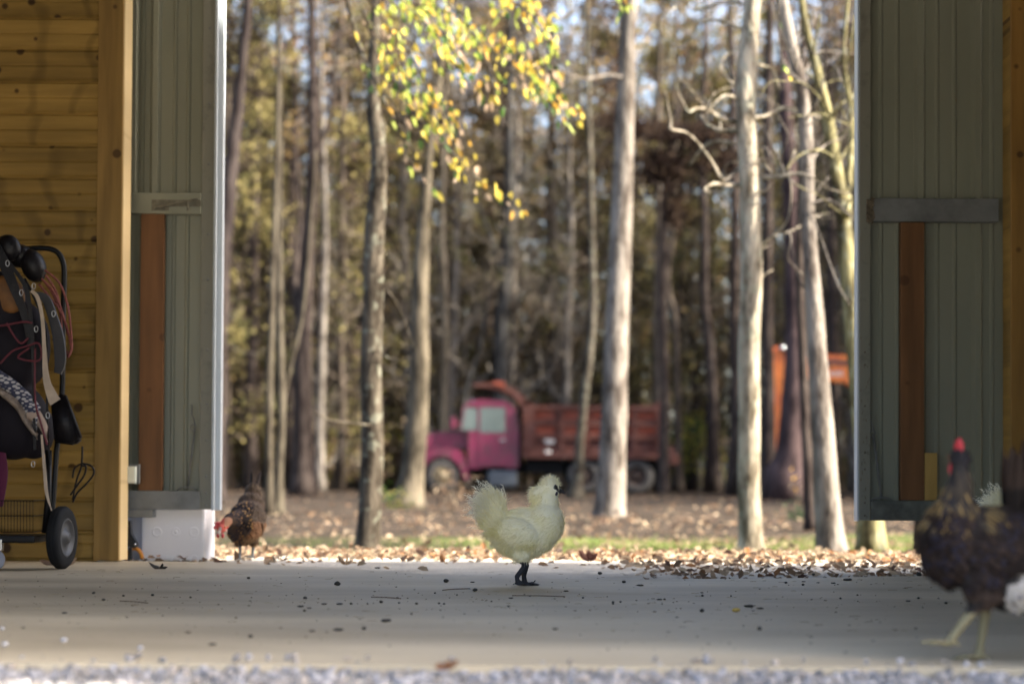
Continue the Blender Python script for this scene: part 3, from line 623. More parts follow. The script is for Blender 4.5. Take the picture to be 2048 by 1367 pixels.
# hanging leafy boughs of the near tree left of centre (its branches reach down into view)
def bough():
    rn = random.Random(44); br = MB(); lv = MB(); d0 = 13.2
    lines = [([(690, -10, 9), (715, 80, 8), (745, 150, 7), (780, 225, 6), (806, 262, 5), (830, 310, 3)], 10, .3), ([(716, 85, 7), (722, 120, 6), (748, 160, 5), (790, 215, 4), (820, 290, 3)], 8, .2),
        ([(730, -10, 5), (775, 50, 5), (815, 100, 4), (850, 160, 3), (880, 210, 3), (905, 262, 2)], 90, 1), ([(790, -10, 5), (840, 35, 4), (880, 75, 4), (915, 110, 3), (948, 150, 2)], 60, 1),
        ([(870, -10, 5), (940, 40, 4), (990, 72, 4), (1040, 110, 3), (1075, 150, 3), (1105, 185, 2), (1142, 215, 2)], 95, 1), ([(745, 60, 4), (780, 140, 4), (825, 215, 4), (870, 275, 3), (925, 325, 3), (980, 378, 2), (1040, 400, 1.5)], 60, 1),
        ([(735, 40, 4), (770, 90, 4), (800, 130, 3), (828, 175, 2)], 46, 1), ([(960, -10, 4), (1010, 6, 4), (1050, 12, 3), (1100, 44, 2)], 34, 1), ([(820, 60, 4), (860, 140, 3), (890, 220, 3), (912, 290, 2), (930, 352, 1.5)], 40, .9),
        ([(930, 50, 4), (965, 100, 3), (985, 150, 3), (992, 190, 2)], 36, 1), ([(1030, 60, 4), (1060, 90, 3), (1090, 130, 3), (1110, 150, 2)], 34, 1), ([(800, 290, 3), (830, 335, 2), (868, 368, 1.5)], 16, 1),
        ([(725, 20, 4), (760, 120, 4), (800, 170, 3), (850, 205, 2)], 30, 1), ([(770, -10, 4), (830, 10, 4), (890, 20, 3), (950, 60, 2)], 60, 1), ([(960, 60, 3), (1010, 130, 3), (1052, 170, 2), (1066, 205, 2)], 26, 1),
        ([(860, 200, 2), (900, 250, 2), (930, 300, 1.5)], 10, 1), ([(1230, -10, 3), (1238, 10, 2), (1242, 22, 1)], 5, 1), ([(1050, -20, 3), (1080, 40, 3), (1110, 90, 2)], 16, 1), ([(1555, -10, 2), (1560, 90, 1.5), (1566, 180, 1)], 3, 1)]
    for pts, n_, dens in lines:
        off = rn.uniform(-.5, .5); cv = curve(pts, 8)
        W = [P(x, y, d0+off+.3*math.sin(i*.2)) for i, (x, y, _) in enumerate(cv)]
        br = MB(); br.tube(W, [max(.8, q[2])/2*d0/F for q in cv], 6); br.build('branch', BK_lich, tA, smooth=True)
        for k in range(int(n_*(1.45 if pts[0][1] < 0 and pts[-1][1] < 230 else .8))):
            t = min(len(W)-1.001, max(0, (int(rn.random()**.72*18)+.5)/18*(len(W)-1)+rn.gauss(0, .5))); i = min(int(t), len(W)-2); p = W[i].lerp(W[i+1], t-i)
            x = cv[i][0]; y = cv[i][1]
            sp = .055 if n_ > 20 else .02
            p = p+Vector((rn.gauss(0, sp), rn.gauss(0, .15), rn.gauss(-.02, sp)))
            q = rn.random(); far = min(1, max(0, (y/380+(x-720)/700)))
            if q < .45*(1-far)+.08: cn = 'lime'
            elif q < .60-.3*far: cn = 'green'
            elif q < .86-.18*far: cn = 'yellow'
            elif q < .93-.12*far: cn = 'gold'
            else: cn = 'peach'
            c = LC[cn]; kk = rn.uniform(.75, 1.35); lv.col = tuple(min(.85, a*kk) for a in c)
            dd = Vector((rn.gauss(.25, .35), rn.gauss(0, .35), -1)); leaf(lv, p, dd, Vector((rn.gauss(0, 1), rn.gauss(-1, 1), rn.gauss(0, .5))).normalized(), rn.uniform(.036, .098), rn.uniform(.022, .048), rn.uniform(.05, .4))
    lv.build('leaves', M_leaf, tA, colors=True)
bough()

# ---- the wood behind: some kinds of forest tree, each copied many times
def forest_tree(seed, h, r, bk, pal, nleaf, lsz, bare, label, name='tree', group='forest trees', low=.35, spread=2.2):
    rn = random.Random(seed); t = thing(name, label, 'tree', (0, 0, 0), group)
    pts = []; x = y = 0; n_ = 12; ph = rn.uniform(0, 6)
    for i in range(n_+1):
        pts.append(Vector((x, y, h*i/n_-.1))); x += rn.gauss(0, .018*h/n_*2)+.01*math.sin(ph+i); y += rn.gauss(0, .018*h/n_*2)
    rs = [r*(1.25 if i == 0 else 1)*(1-.85*i/n_) for i in range(n_+1)]
    b = MB(); b.tube(pts, rs, 9, bumpy=.15); tips = []
    for i in range(int(n_*low), n_):
        for q in range(3 if bare else 2):
            a = rn.uniform(0, 6.28); grow(b, pts[i], Vector((math.cos(a), math.sin(a), rn.uniform(.2, 1))), spread*rn.uniform(.6, 1.2)*(1.2-i/n_*.6), rs[i]*.45, 3 if bare else 2, tips, rn, 5, .3, .15)
    b.build('trunk', bk, t, smooth=True)
    c = MB(); cl = rn.sample(tips, min(len(tips), 70))
    for q, dd, lev in cl:
        col = rn.choice(pal); nn = int(nleaf/len(cl)*rn.uniform(.3, 1.8)); sg = rn.uniform(.18, .45)
        for k in range(nn):
            cc = LC[col] if rn.random() < .7 else LC[rn.choice(pal)]; kk = rn.uniform(.26, .80); gy = sum(cc)/3; c.col = tuple((a*.68+gy*.32)*kk for a in cc)
            leafq(c, q+Vector((rn.gauss(0, sg), rn.gauss(0, sg), rn.gauss(0, sg*.8))), lsz*rn.uniform(.6, 1.3), rn)
    c.build('crown', M_leafb, t, colors=True)
    return t
kinds = [
  (101, 21, .17, BK_brown, ('olive', 'yellow', 'yellow', 'brown'), 5200, .16, False, 'slender olive leaved tree standing in the wood behind the truck', .12, 2.3),
  (102, 19, .14, BK_dark, ('brown', 'gold', 'tan', 'olive'), 4800, .16, False, 'dark slender tree with brown leaves in the wood behind the truck', .18, 2.2),
  (103, 22, .20, BK_grey, ('tan', 'brown', 'olive'), 1800, .13, True, 'nearly bare grey tree in the wood behind the truck', .1, 2.6),
  (104, 17, .11, BK_dark, ('yellow', 'olive', 'gold', 'tan'), 3600, .16, False, 'thin yellow leaved tree in the wood behind the truck', .2, 1.9),
  (105, 23, .19, BK_dark, ('rust', 'brown', 'gold', 'brown'), 2600, .18, False, 'dark tree with rusty leaves in the wood behind the truck', .45, 2.6),
  (106, 12, .07, BK_grey, ('olive', 'brown', 'tan'), 2600, .14, True, 'small twiggy understorey tree in the wood behind the truck', .1, 1.6)]
protos = [forest_tree(k[0], k[1], k[2], k[3], k[4], k[5], k[6], k[7], k[8], low=k[9], spread=k[10], group=['olive leaved forest trees', 'brown leaved forest trees', 'bare grey forest trees', 'yellow leaved forest trees', 'rusty leaved forest trees', 'understorey forest trees'][i]) for i, k in enumerate(kinds)]
used = [False]*len(protos); rn = random.Random(77); spots = []
def okspot(x, y):
    if 50 < y < 66 and -4 < x < 9: return False      # clearing with the truck
    if 38 < y < 62 and 6 < x < 18: return False
    return all((x-a)**2+(y-b)**2 > 1.6 for a, b in spots)
NF = 285; tries = 0
while len(spots) < NF and tries < 20000:
    tries += 1
    y = rn.choice((rn.uniform(64, 80), rn.uniform(66, 100), rn.uniform(80, 112), rn.uniform(62, 72))); x = rn.uniform(-.33*y-3, .33*y+6)
    if not okspot(x, y): continue
    spots.append((x, y))
for x, y in [(-15, 50), (-11.5, 56), (-13, 44), (-9, 59), (-17, 58), (19, 52), (21, 45), (-6.3, 61), (17, 60), (24, 58), (26, 50), (30, 55), (24, 38), (28, 43), (33, 48), (23, 31), (30, 35)]: spots.append((x, y))
k_ = 0
while k_ < 36:  # trees out of view on the right, added to shade the clearing
    y = rn.uniform(27, 66); x = rn.uniform(.31*y+3, .31*y+30)
    if all((x-a)**2+(y-b)**2 > 5 for a, b in spots): spots.append((x, y)); k_ += 1
for k_ in range(20): spots.append((rn.uniform(15, 25), rn.uniform(45, 57)))  # more unseen trees, added to put the truck in shade
for x, y in spots:
    rg = x/y
    wts = [5, 4, 4, 4, 3, 6] if y < 80 else [5, 4, 2, 4, 4, 2]
    i = rn.choices(range(6), wts)[0]; s_ = rn.uniform(.85, 1.12)
    # lower tree tops where the photograph lets the sky through at the upper left
    if not used[i]:
        o = protos[i]; o.location = (x, y, gz(x, y)-.05); o.rotation_euler = (0, 0, rn.uniform(0, 6.28)); used[i] = True
    else: o = dup(protos[i], (x, y, gz(x, y)-.05), rn.uniform(0, 6.28), None, s_)
    zone = 'left of the lichen trunk' if rg < -.08 else 'between the lichen trunk and truck cab' if rg < -.005 else 'above the truck bed' if rg < .085 else 'right of the truck' if rg < .19 else 'behind the dark right door'
    dist = 'edge of the wood' if y < 75 else 'middle of the wood' if y < 90 else 'back of the wood'
    o['label'] = ['slender olive leaved', 'dark brown leaved', 'nearly bare grey', 'thin yellow leaved', 'rusty leaved', 'small twiggy'][i]+' tree %s, %s' % (zone, dist)
    o['group'] = o['label'].replace(' tree ', ' trees ')
# far wood: one mass seen between the trunks
b = MB(); rn = random.Random(9)
pals = [('olive', 'brown', 'tan'), ('brown', 'tan', 'brown'), ('gold', 'olive', 'yellow'), ('tan', 'brown', 'tan'), ('olive', 'tan', 'tan'), ('rust', 'tan', 'brown')]
for k in range(2900):
    x = rn.uniform(-62, 62); y = rn.uniform(108, 128); top = 34+3*noise.noise((x*.06, 0, 5))+rn.uniform(-2, 2)
    if -21 < x < -12: top -= 11
    z = rn.uniform(0, 1)**1.1*top; pal = rn.choice(pals); sg = rn.uniform(.8, 1.7)
    for q in range(24):
        pc = pick(rn, pal); gy = sum(pc)/3; b.col = tuple((a*.75+gy*.25)*.68+.004 for a in pc); leafq(b, Vector((x+rn.gauss(0, sg), y+rn.gauss(0, sg), max(0, z+rn.gauss(0, sg)))), rn.uniform(.35, .75), rn)
b.col = (.07, .055, .045)
for k in range(150):
    x = rn.uniform(-60, 60); y = rn.uniform(106, 126); h = rn.uniform(14, 24); r = rn.uniform(.08, .2); b.tube([(x, y, -.2), (x+rn.gauss(0, .3), y, h*.5), (x+rn.gauss(0, .6), y, h)], [r, r*.8, r*.3], 6, False)
tag(b.build('distant_wood', M_leafb, colors=True), kind='stuff', label='brown and olive mass of the distant wood beyond the trees', cat='wood')

# understorey shrubs
def shrub(seed, h, pal, n_, label, group, lsz=.07, stems=9, name='shrub'):
    rn = random.Random(seed); t = thing(name, label, 'shrub', (0, 0, 0), group); b = MB(); tips = []
    for k in range(stems):
        a = rn.uniform(0, 6.28); grow(b, Vector((rn.gauss(0, .1), rn.gauss(0, .1), -.03)), Vector((math.cos(a)*.5, math.sin(a)*.5, 1)), h*rn.uniform(.5, .9), .012, 2, tips, rn, 4, .25, .1)
    b.build('stems', BK_brown, t); c = MB()
    for k in range(n_):
        q = rn.choice(tips)[0]; c.col = pick(rn, pal); leafq(c, q+Vector((rn.gauss(0, .08), rn.gauss(0, .08), rn.gauss(0, .08))), lsz*rn.uniform(.7, 1.4), rn)
    c.build('foliage', M_leafb, t, colors=True); return t
sh = [shrub(201, 2.6, ('brown', 'tan', 'olive'), 900, 'brown twiggy shrub on the edge of the wood', 'brown shrubs of the wood edge', .12), shrub(202, 2.2, ('olive', 'green', 'yellow'), 900, 'olive green leafy shrub on the edge of the wood', 'green shrubs of the wood edge', .12)]
u2 = [0, 0]
for k in range(110):
    y = rn.uniform(63, 88); x = rn.uniform(-.32*y, .32*y)
    i = rn.choice((0, 0, 1))
    if not u2[i]: sh[i].location = (x, y, gz(x, y)); u2[i] = 1
    else: dup(sh[i], (x, y, gz(x, y)), rn.uniform(0, 6.28), None, rn.uniform(.6, 1.3))
def place(t, px, py, d=None):
    d = d or ydepth(px, py); p = P(px, py, d); t.location = (p.x, d, gz(p.x, d)); return t
place(shrub(203, .62, ('tan', 'brown', 'brown'), 110, 'small dry tan weed in front of the truck front wheel', None, .05, 5), 886, 1025)
place(shrub(204, .13, ('deep', 'deep'), 300, 'low dark green clump of fern right of the brightest trunk', None, .035, 10), 1596, 1040)
place(shrub(205, .5, ('brown', 'tan'), 120, 'low brown brush pile behind the leaning pale trunk', None, .07, 8), 1500, 975, 48)
place(shrub(206, .8, ('gold', 'tan'), 26, 'slim yellow leaved sapling beside the dark purple trunk', None, .09, 4), 1605, 960, 39)
place(shrub(207, .3, ('green', 'olive'), 160, 'little green tuft at the flared foot of the tan trunk', None, .05, 6), 800, 1018)
# hanging clump of dark dead leaves (a fallen oak top) between the pale grey and the brightest trunk
def darktop():
    rn = random.Random(6); d = 50; t = thing('tree', 'dark maroon leaved tree top hanging behind the curly bare branches', 'tree', (P(1330, 980, d).x, d, gz(5, d)))
    b = MB(); b.tube([P(1326, 985, d), P(1330, 800, d), P(1324, 600, d), P(1330, 400, d), P(1345, 270, d), P(1380, 120, d)], [.16, .13, .12, .11, .08, .03], 8); tips = []
    for k in range(16): grow(b, P(rn.uniform(1300, 1380), rn.uniform(250, 420), d+rn.gauss(0, .6)), Vector((rn.gauss(0, 1), rn.gauss(0, .5), rn.gauss(-.1, .4))), 1.5, .03, 2, tips, rn)
    b.build('trunk', BK_dark, t); c = MB()
    for cx, cy, rx, ry, n_ in ((1300, 262, 80, 18, 480), (1400, 270, 80, 24, 600), (1330, 335, 50, 42, 900), (1440, 320, 60, 30, 400), (1350, 420, 22, 40, 260), (1240, 240, 50, 18, 260)):
        for k in range(int(n_*1.6)):
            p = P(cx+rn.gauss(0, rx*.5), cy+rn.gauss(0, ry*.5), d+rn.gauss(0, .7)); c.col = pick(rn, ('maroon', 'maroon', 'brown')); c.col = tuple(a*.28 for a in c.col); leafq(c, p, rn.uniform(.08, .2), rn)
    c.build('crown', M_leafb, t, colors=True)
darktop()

# ------------------------------------------------------------------ fallen leaves
def litter(name, n_, fx, fy, sz, pal, label, seed, lift=.01, keep=None, m=M_leaf):
    rn = random.Random(seed); b = MB(); c_ = 0
    for k in range(n_):
        y = fy(rn); x = fx(rn, y)
        if keep and not keep(x, y, rn): continue
        b.col = pick(rn, pal); l = sz*rn.uniform(.6, 1.35)
        d = Vector((rn.gauss(0, 1), rn.gauss(0, 1), rn.gauss(.05, .3))); leaf(b, Vector((x, y, gz(x, y)+rn.uniform(0, lift)+.004)), d, Vector((rn.gauss(0, .35), rn.gauss(0, .35), 1)).normalized(), l, l*rn.uniform(.5, .75), rn.uniform(.1, .45))
    return tag(b.build(name, m, colors=True), kind='stuff', label=label, cat='leaves')
def gza(x, y): return 0
edge_y = lambda x: next((y0+(y1-y0)*(x-x0)/(x1-x0+1e-9) for (x0, y0), (x1, y1) in zip(edge, edge[1:]) if x0 <= x <= x1), 7.62)
pl = ('tan', 'brown', 'brown', 'peach', 'rust', 'tan', 'brown', 'tan', 'maroon')
def keep1(x, y, rn):
    # a drift on the right, a swept strip in the middle, another drift further out
    e = edge_y(x)
    if y < e+.03: return False
    dr_ = max(0, min(1, (x-.28)/.35)); base = .22 if y < 8.1 else .75
    if y < 8.3: p_ = .10+.9*dr_ if x > -.9 else .35
    else: p_ = .85
    if -.75 < x < .4 and y < 7.75: p_ = .035
    p_ *= .55+.9*(noise.noise((x*2.2, y*2.2, 7))*.5+.5)
    return rn.random() < p_
litter('leaf_litter', 9000, lambda r, y: r.uniform(-3, 3.2), lambda r: r.uniform(6.6, 10.3), .040, pl, 'dry tan and brown leaves drifted outside the door', 3, .035, keep1)
litter('leaf_litter', 2200, lambda r, y: r.uniform(-.34*y, .34*y), lambda r: r.uniform(10, 24), .065, ('tan', 'brown', 'brown', 'brown', 'tan', 'peach'), 'fallen leaves scattered over the grass and earth beyond the apron', 4, .03)
litter('leaf_litter', 2600, lambda r, y: r.uniform(-.34*y, .34*y), lambda r: r.uniform(20, 64), .07, ('brown', 'maroon', 'brown', 'brown', 'maroon', 'tan'), 'fallen leaves carpeting the clearing before the truck', 5, .05, m=M_leafb)
# grass
b = MB(); rn = random.Random(12)
for k in range(26000):
    y = rn.uniform(11.8, 19); x = rn.uniform(-.33*y, .33*y)
    pr = math.exp(-((y-15)/1.6)**2)*(.08+.85*min(1, max(0, (x+1.2)/2.0)))
    if rn.random() > pr: continue
    z = gz(x, y); h = rn.uniform(.02, .05); q = rn.random(); b.col = (.10*(1+q), .13*(1+.8*q), .04) if q < .6 else (.26, .22, .11)
    dx, dy = rn.gauss(0, .018), rn.gauss(0, .018); a = rn.uniform(0, 3.14); ex, ey = .006*math.cos(a), .006*math.sin(a)
    b.add([(x-ex, y-ey, z), (x+ex, y+ey, z), (x+dx, y+dy, z+h)], [(0, 1, 2)])
tag(b.build('grass', M_leaf, colors=True), kind='stuff', label='thin strip of short green grass beyond the leaves', cat='grass')
# ================================================================== DUMP TRUCK
M_pink = mat('faded_magenta_paint', (.14, .010, .042), .4, var=.5, scale=3, col2=(.075, .022, .034), contrast=(.3, .6), coat=.2)
M_rust = mat('rusty_bed_steel', (.075, .026, .019), .85, spec=.15, var=.5, scale=3.5, col2=(.085, .04, .035), bump=.2)
M_rustred = mat('red_primer_panel', (.22, .045, .022), .8, spec=.15, var=.45, scale=4, col2=(.22, .07, .05))
M_black = mat('black_chassis', (.008, .008, .009), .8, spec=.1)
M_tyre = mat('dusty_tyre', (.055, .05, .048), .9, var=.5, scale=8)
M_glass = mat('truck_glass', (.10, .13, .13), .08, spec=.9)
M_chrome = mat('dull_chrome', (.5, .5, .5), .25, metal=1)
TY = 58.7
T0 = P(846, 985, TY); tx0 = T0.x; tz0 = gz(0, TY)+.0
TS = TY/F
def tx(px): return T0.x+(px-846)*TS
def tz(py, px=1100): return T0.z+(985-py)*TS
tz_off = tz(985)
truck = thing('dump_truck', 'faded magenta dump truck with rusty red ribbed bed parked among the trees', 'truck', (tx(1000), TY, tz(985)))
def TB(pts): return [(tx(a), tz(b)) for a, b in pts]
Y0, Y1 = TY-1.15, TY+1.15
# hood with sloping top and rounded nose, wheel arch cut as outline
arch = [(887+39*math.cos(t), 950-39*math.sin(t)) for t in [math.pi*(.02+.96*i/12) for i in range(13)]]
hood = [(936, 868), (936, 955)]+[(928, 952)]+[q for q in arch if True]+[(848, 955), (845, 935), (845, 880), (850, 869), (870, 864), (905, 862)]
def sideprism(b, poly, y0, y1, bev=.02): b.prism(TB(poly), y0, y1, 0)
b = MB(); b.prism(TB([(937, 862), (937, 900), (905, 898), (846, 900), (845, 884), (850, 869), (870, 865), (905, 862)]), TY-.85, TY+.85, .05); b.build('hood', M_pink, truck, smooth=False)
for yy0, yy1 in ((Y0, TY-.55), (TY+.55, Y1)):
    b = MB(); outer = [(846, 952), (844, 930), (848, 908), (862, 897), (905, 895), (925, 903), (934, 925), (940, 958)]
    inner = [(930, 958)]+[(887+38*math.cos(t), 950-38*math.sin(t)) for t in [math.pi*(.05+.9*i/10) for i in range(11)]]+[(850, 952)]
    # ring of quads between outer and inner outlines
    m_ = 14
    def resample(pl, n):
        L_ = [0]
        for a, c in zip(pl, pl[1:]): L_.append(L_[-1]+math.dist(a, c))
        out = []
        for i in range(n):
            q = L_[-1]*i/(n-1); j = max(k for k in range(len(pl)-1) if L_[k] <= q+1e-9); t = (q-L_[j])/max(1e-9, L_[j+1]-L_[j]); out.append((pl[j][0]+(pl[j+1][0]-pl[j][0])*t, pl[j][1]+(pl[j+1][1]-pl[j][1])*t))
        return out
    A_ = TB(resample(outer, m_)); B_ = TB(resample(inner[::-1], m_))
    vs = []
    for y in (yy0, yy1):
        vs += [(x, y, z) for x, z in A_]+[(x, y, z) for x, z in B_]
    fs = []
    for i in range(m_-1):
        fs += [(i, i+1, m_+i+1, m_+i), (2*m_+i, 3*m_+i, 3*m_+i+1, 2*m_+i+1), (i, 2*m_+i, 2*m_+i+1, i+1), (m_+i, m_+i+1, 3*m_+i+1, 3*m_+i)]
    b.add(vs, fs); b.build('fender', M_pink, truck)
b = MB(); b.cbox((tx(838), Y0+.1, tz(958)), (tx(846), Y1-.1, tz(938)), .03); b.build('bumper', M_chrome, truck)
for s_ in (-1, 1):
    b = MB(); b.lathe([(0, -.06), (.06, -.055), (.09, -.03), (.10, 0), (.11, .03)], (tx(845), TY+s_*.95, tz(905)), (1, 0, 0), 20); b.build('headlight', mat('headlight_glass', (.6, .6, .6), .2), truck, smooth=True)
# cab: shell with real window openings on the sides
b = MB(); cb = [(936, 952), (936, 868), (918, 862), (926, 815), (934, 806), (955, 803), (1010, 806), (1024, 812), (1032, 830), (1037, 870), (1037, 930), (1030, 934), (938, 934)]
def ring_panel(b, outer, inner, y0, y1):
    m2 = 40
    O = TB(resample(outer+[outer[0]], m2+1)[:-1]); cx = sum(p[0] for p in TB(inner))/len(inner); cz = sum(p[1] for p in TB(inner))/len(inner)
    I_ = TB(resample(inner+[inner[0]], m2+1)[:-1])
    O.sort(key=lambda p: math.atan2(p[1]-cz, p[0]-cx)); I_.sort(key=lambda p: math.atan2(p[1]-cz, p[0]-cx))
    n_ = m2; vs = [(x, y0, z) for x, z in O]+[(x, y0, z) for x, z in I_]+[(x, y1, z) for x, z in O]+[(x, y1, z) for x, z in I_]; fs = []
    for i in range(n_):
        j = (i+1) % n_; fs += [(i, j, n_+j, n_+i), (2*n_+i, 3*n_+i, 3*n_+j, 2*n_+j), (n_+i, n_+j, 3*n_+j, 3*n_+i), (i, 2*n_+i, 2*n_+j, j)]
    b.add(vs, fs)
for yy in (Y0+.05, Y1-.11):
    b.prism(TB([(937, 862), (937, 936), (962, 936), (962, 862)]), yy, yy+.06)
    b.prism(TB([(1012, 812), (1024, 814), (1032, 830), (1037, 870), (1037, 930), (1030, 935), (1013, 936)]), yy, yy+.06)
    b.prism(TB([(921, 862), (928, 815), (935, 806), (955, 803), (1010, 806), (1024, 813), (1010, 815), (936, 815), (928, 862)]), yy, yy+.06)
b.prism(TB([(937, 862), (1037, 862), (1037, 934), (937, 934)]), Y0+.12, Y1-.12)
b.prism(TB([(928, 811), (940, 803), (960, 800), (1008, 803), (1026, 812), (1026, 817), (930, 817)]), Y0+.08, Y1-.08, .03)
b.prism(TB([(1030, 815), (1037, 870), (1037, 934), (1028, 934), (1026, 815)]), Y0+.08, Y1-.08)
b.build('cab', M_pink, truck)
for yy in (Y0+.035, Y1-.055):
    d_ = MB(); d_.prism(TB([(956, 866), (1016, 866), (1016, 926), (1010, 932), (962, 932), (956, 926)]), yy, yy+.02, .008); 
    d_.prism(TB([(956, 814), (960, 814), (960, 867), (956, 867)]), yy, yy+.02); d_.prism(TB([(1010, 816), (1014, 818), (1016, 867), (1011, 867)]), yy, yy+.02); d_.prism(TB([(960, 812), (1010, 812), (1010, 816), (960, 816)]), yy, yy+.02)
    dd = d_.build('door', M_pink, truck)
    MB().cbox((tx(1000), yy-.03, tz(882)), (tx(1010), yy-.002, tz(878)), .01).build('handle', M_chrome, dd)
    MB().prism(TB([(960.5, 816.5), (1009.5, 816.5), (1010.5, 865.5), (960.5, 865.5)]), yy+.006, yy+.012).build('side_window', M_glass, dd)
    w_ = MB().prism(TB([(931, 818), (955, 818), (955, 861), (925, 861)]), yy+.01, yy+.018); w_.build('quarter_window', M_glass, truck)
b = MB(); 
vs = [(tx(929), Y0+.2, tz(816)), (tx(929), Y1-.2, tz(816)), (tx(921), Y1-.2, tz(862)), (tx(921), Y0+.2, tz(862))]; b.add(vs+[(x+.02, y, z) for x, y, z in vs], [(0, 1, 2, 3), (7, 6, 5, 4)]); b.build('windscreen', M_glass, truck)
# something pale behind the side glass: crumpled white curtain
b = MB(); n_ = 14; b.add([(tx(972+34*i/n_), Y0+.14+.03*math.sin(i*1.9), tz(822+(42 if k else 0)-(3*math.sin(i)))) for k in (0, 1) for i in range(n_+1)], [(i, i+1, n_+2+i, n_+1+i) for i in range(n_)]); b.build('curtain', mat('white_cloth', (.7, .72, .75), .9), truck)
# mirror
b = MB(); b.tube([(tx(920), Y0+.1, tz(850)), (tx(910), Y0-.12, tz(845)), (tx(910), Y0-.12, tz(835))], .02, 6); b.cbox((tx(903), Y0-.17, tz(858)), (tx(912), Y0-.08, tz(836)), .02); b.build('mirror', M_pink, truck)
# exhaust and air cleaner on the roofline
b = MB(); b.tube([(tx(1041), TY+.7, tz(930)), (tx(1041), TY+.7, tz(790))], .06, 10); b.build('exhaust_pipe', M_chrome, truck)
# chassis
b = MB(); b.box((tx(850), TY-.45, tz(945)), (tx(1340), TY-.35, tz(925))); b.box((tx(850), TY+.35, tz(945)), (tx(1340), TY+.45, tz(925)))
for px in (900, 960, 1060, 1120, 1215, 1320): b.box((tx(px), TY-.35, tz(943)), (tx(px+6), TY+.35, tz(927)))
for px in (887, 1166, 1268): b.tube([(tx(px), Y0+.3, tz(951)), (tx(px), Y1-.3, tz(951))], .07, 10)
b.cbox((tx(1050), Y0+.25, tz(945)), (tx(1125), Y1-.25, tz(915)), .03); b.cbox((tx(1128), TY-.5, tz(960)), (tx(1310), TY+.5, tz(918)), .05)
b.build('chassis', M_black, truck)
b = MB(); b.cbox((tx(976), Y0+.08, tz(972)), (tx(1034), Y0+.6, tz(940)), .08); b.build('fuel_tank', mat('blue_grey_tank', (.07, .08, .095), .45, metal=.3), truck)
b = MB(); b.cbox((tx(945), Y0+.04, tz(962)), (tx(975), Y0+.45, tz(957)), .01); b.box((tx(950), Y0+.2, tz(957)), (tx(953), Y0+.23, tz(935))); b.box((tx(968), Y0+.2, tz(957)), (tx(971), Y0+.23, tz(935))); b.build('step', M_black, truck)
def wheel(px, py, r, y, sgn, rimm, wd=.28, dual=False):
    c = (tx(px), y, tz(py)); b = MB(); R0 = r
    pr = [(R0*.56, -wd/2), (R0*.62, -wd/2-.005), (R0*.86, -wd*.48), (R0*.97, -wd*.40), (R0, -wd*.3)]
    b.lathe(pr+[(R0*.985, -wd*.12), (R0*.985, -wd*.1), (R0, -wd*.08), (R0, wd*.08), (R0*.985, wd*.1), (R0*.985, wd*.12)]+[(a, -h) for a, h in pr[::-1]], c, (0, 1, 0), 40)
    for k in range(36):
        a = 2*math.pi*k/36; m_ = Matrix.Rotation(a, 3, 'Y'); p = Vector((R0, 0, 0))
        for s in (-1, 1): b.add([Vector(c)+m_ @ Vector(v) for v in ((R0*.995, s*wd*.14, -.02), (R0*.995, s*wd*.42, -.02), (R0*1.02, s*wd*.14, -.015), (R0*1.015, s*wd*.40, -.015), (R0*1.02, s*wd*.14, .03), (R0*1.015, s*wd*.40, .03), (R0*.995, s*wd*.14, .035), (R0*.995, s*wd*.42, .035))], [(0, 1, 3, 2), (2, 3, 5, 4), (4, 5, 7, 6), (0, 2, 4, 6), (1, 7, 5, 3)])
    t = b.build('wheel', M_tyre, truck, smooth=True)
    q = MB(); o = -1 if sgn < 0 else 1; dp = -.02 if not dual else -.12
    q.lathe([(R0*.57, o*wd*.5), (R0*.54, o*(wd*.5-.01)), (R0*.50, o*(wd*.5+dp*.8)), (R0*.30, o*(wd*.5+dp)), (R0*.26, o*(wd*.5+dp+.05)), (R0*.13, o*(wd*.5+dp+.08)), (0, o*(wd*.5+dp+.085))], c, (0, 1, 0), 28)
    for k in range(6):
        a = 2*math.pi*k/6; q.ell((c[0]+math.cos(a)*R0*.40, y+o*(wd*.5+dp+.02), c[2]+math.sin(a)*R0*.40), (.05, .05, .05), 1)
    q.build('rim', rimm, t, smooth=True)
M_rimy = mat('cream_rim', (.17, .13, .07), .6, var=.5, scale=9); M_rimr = mat('rusty_rim', (.05, .028, .02), .8, var=.5, scale=9)
for y, sg in ((Y0+.17, -1), (Y1-.17, 1)):
    wheel(887, 952, .53, y, sg, M_rimy)
    wheel(1166, 950, .54, y+.03*sg, sg, M_rimr, .30, True); wheel(1268, 950, .54, y+.03*sg, sg, M_rimr, .30, True)
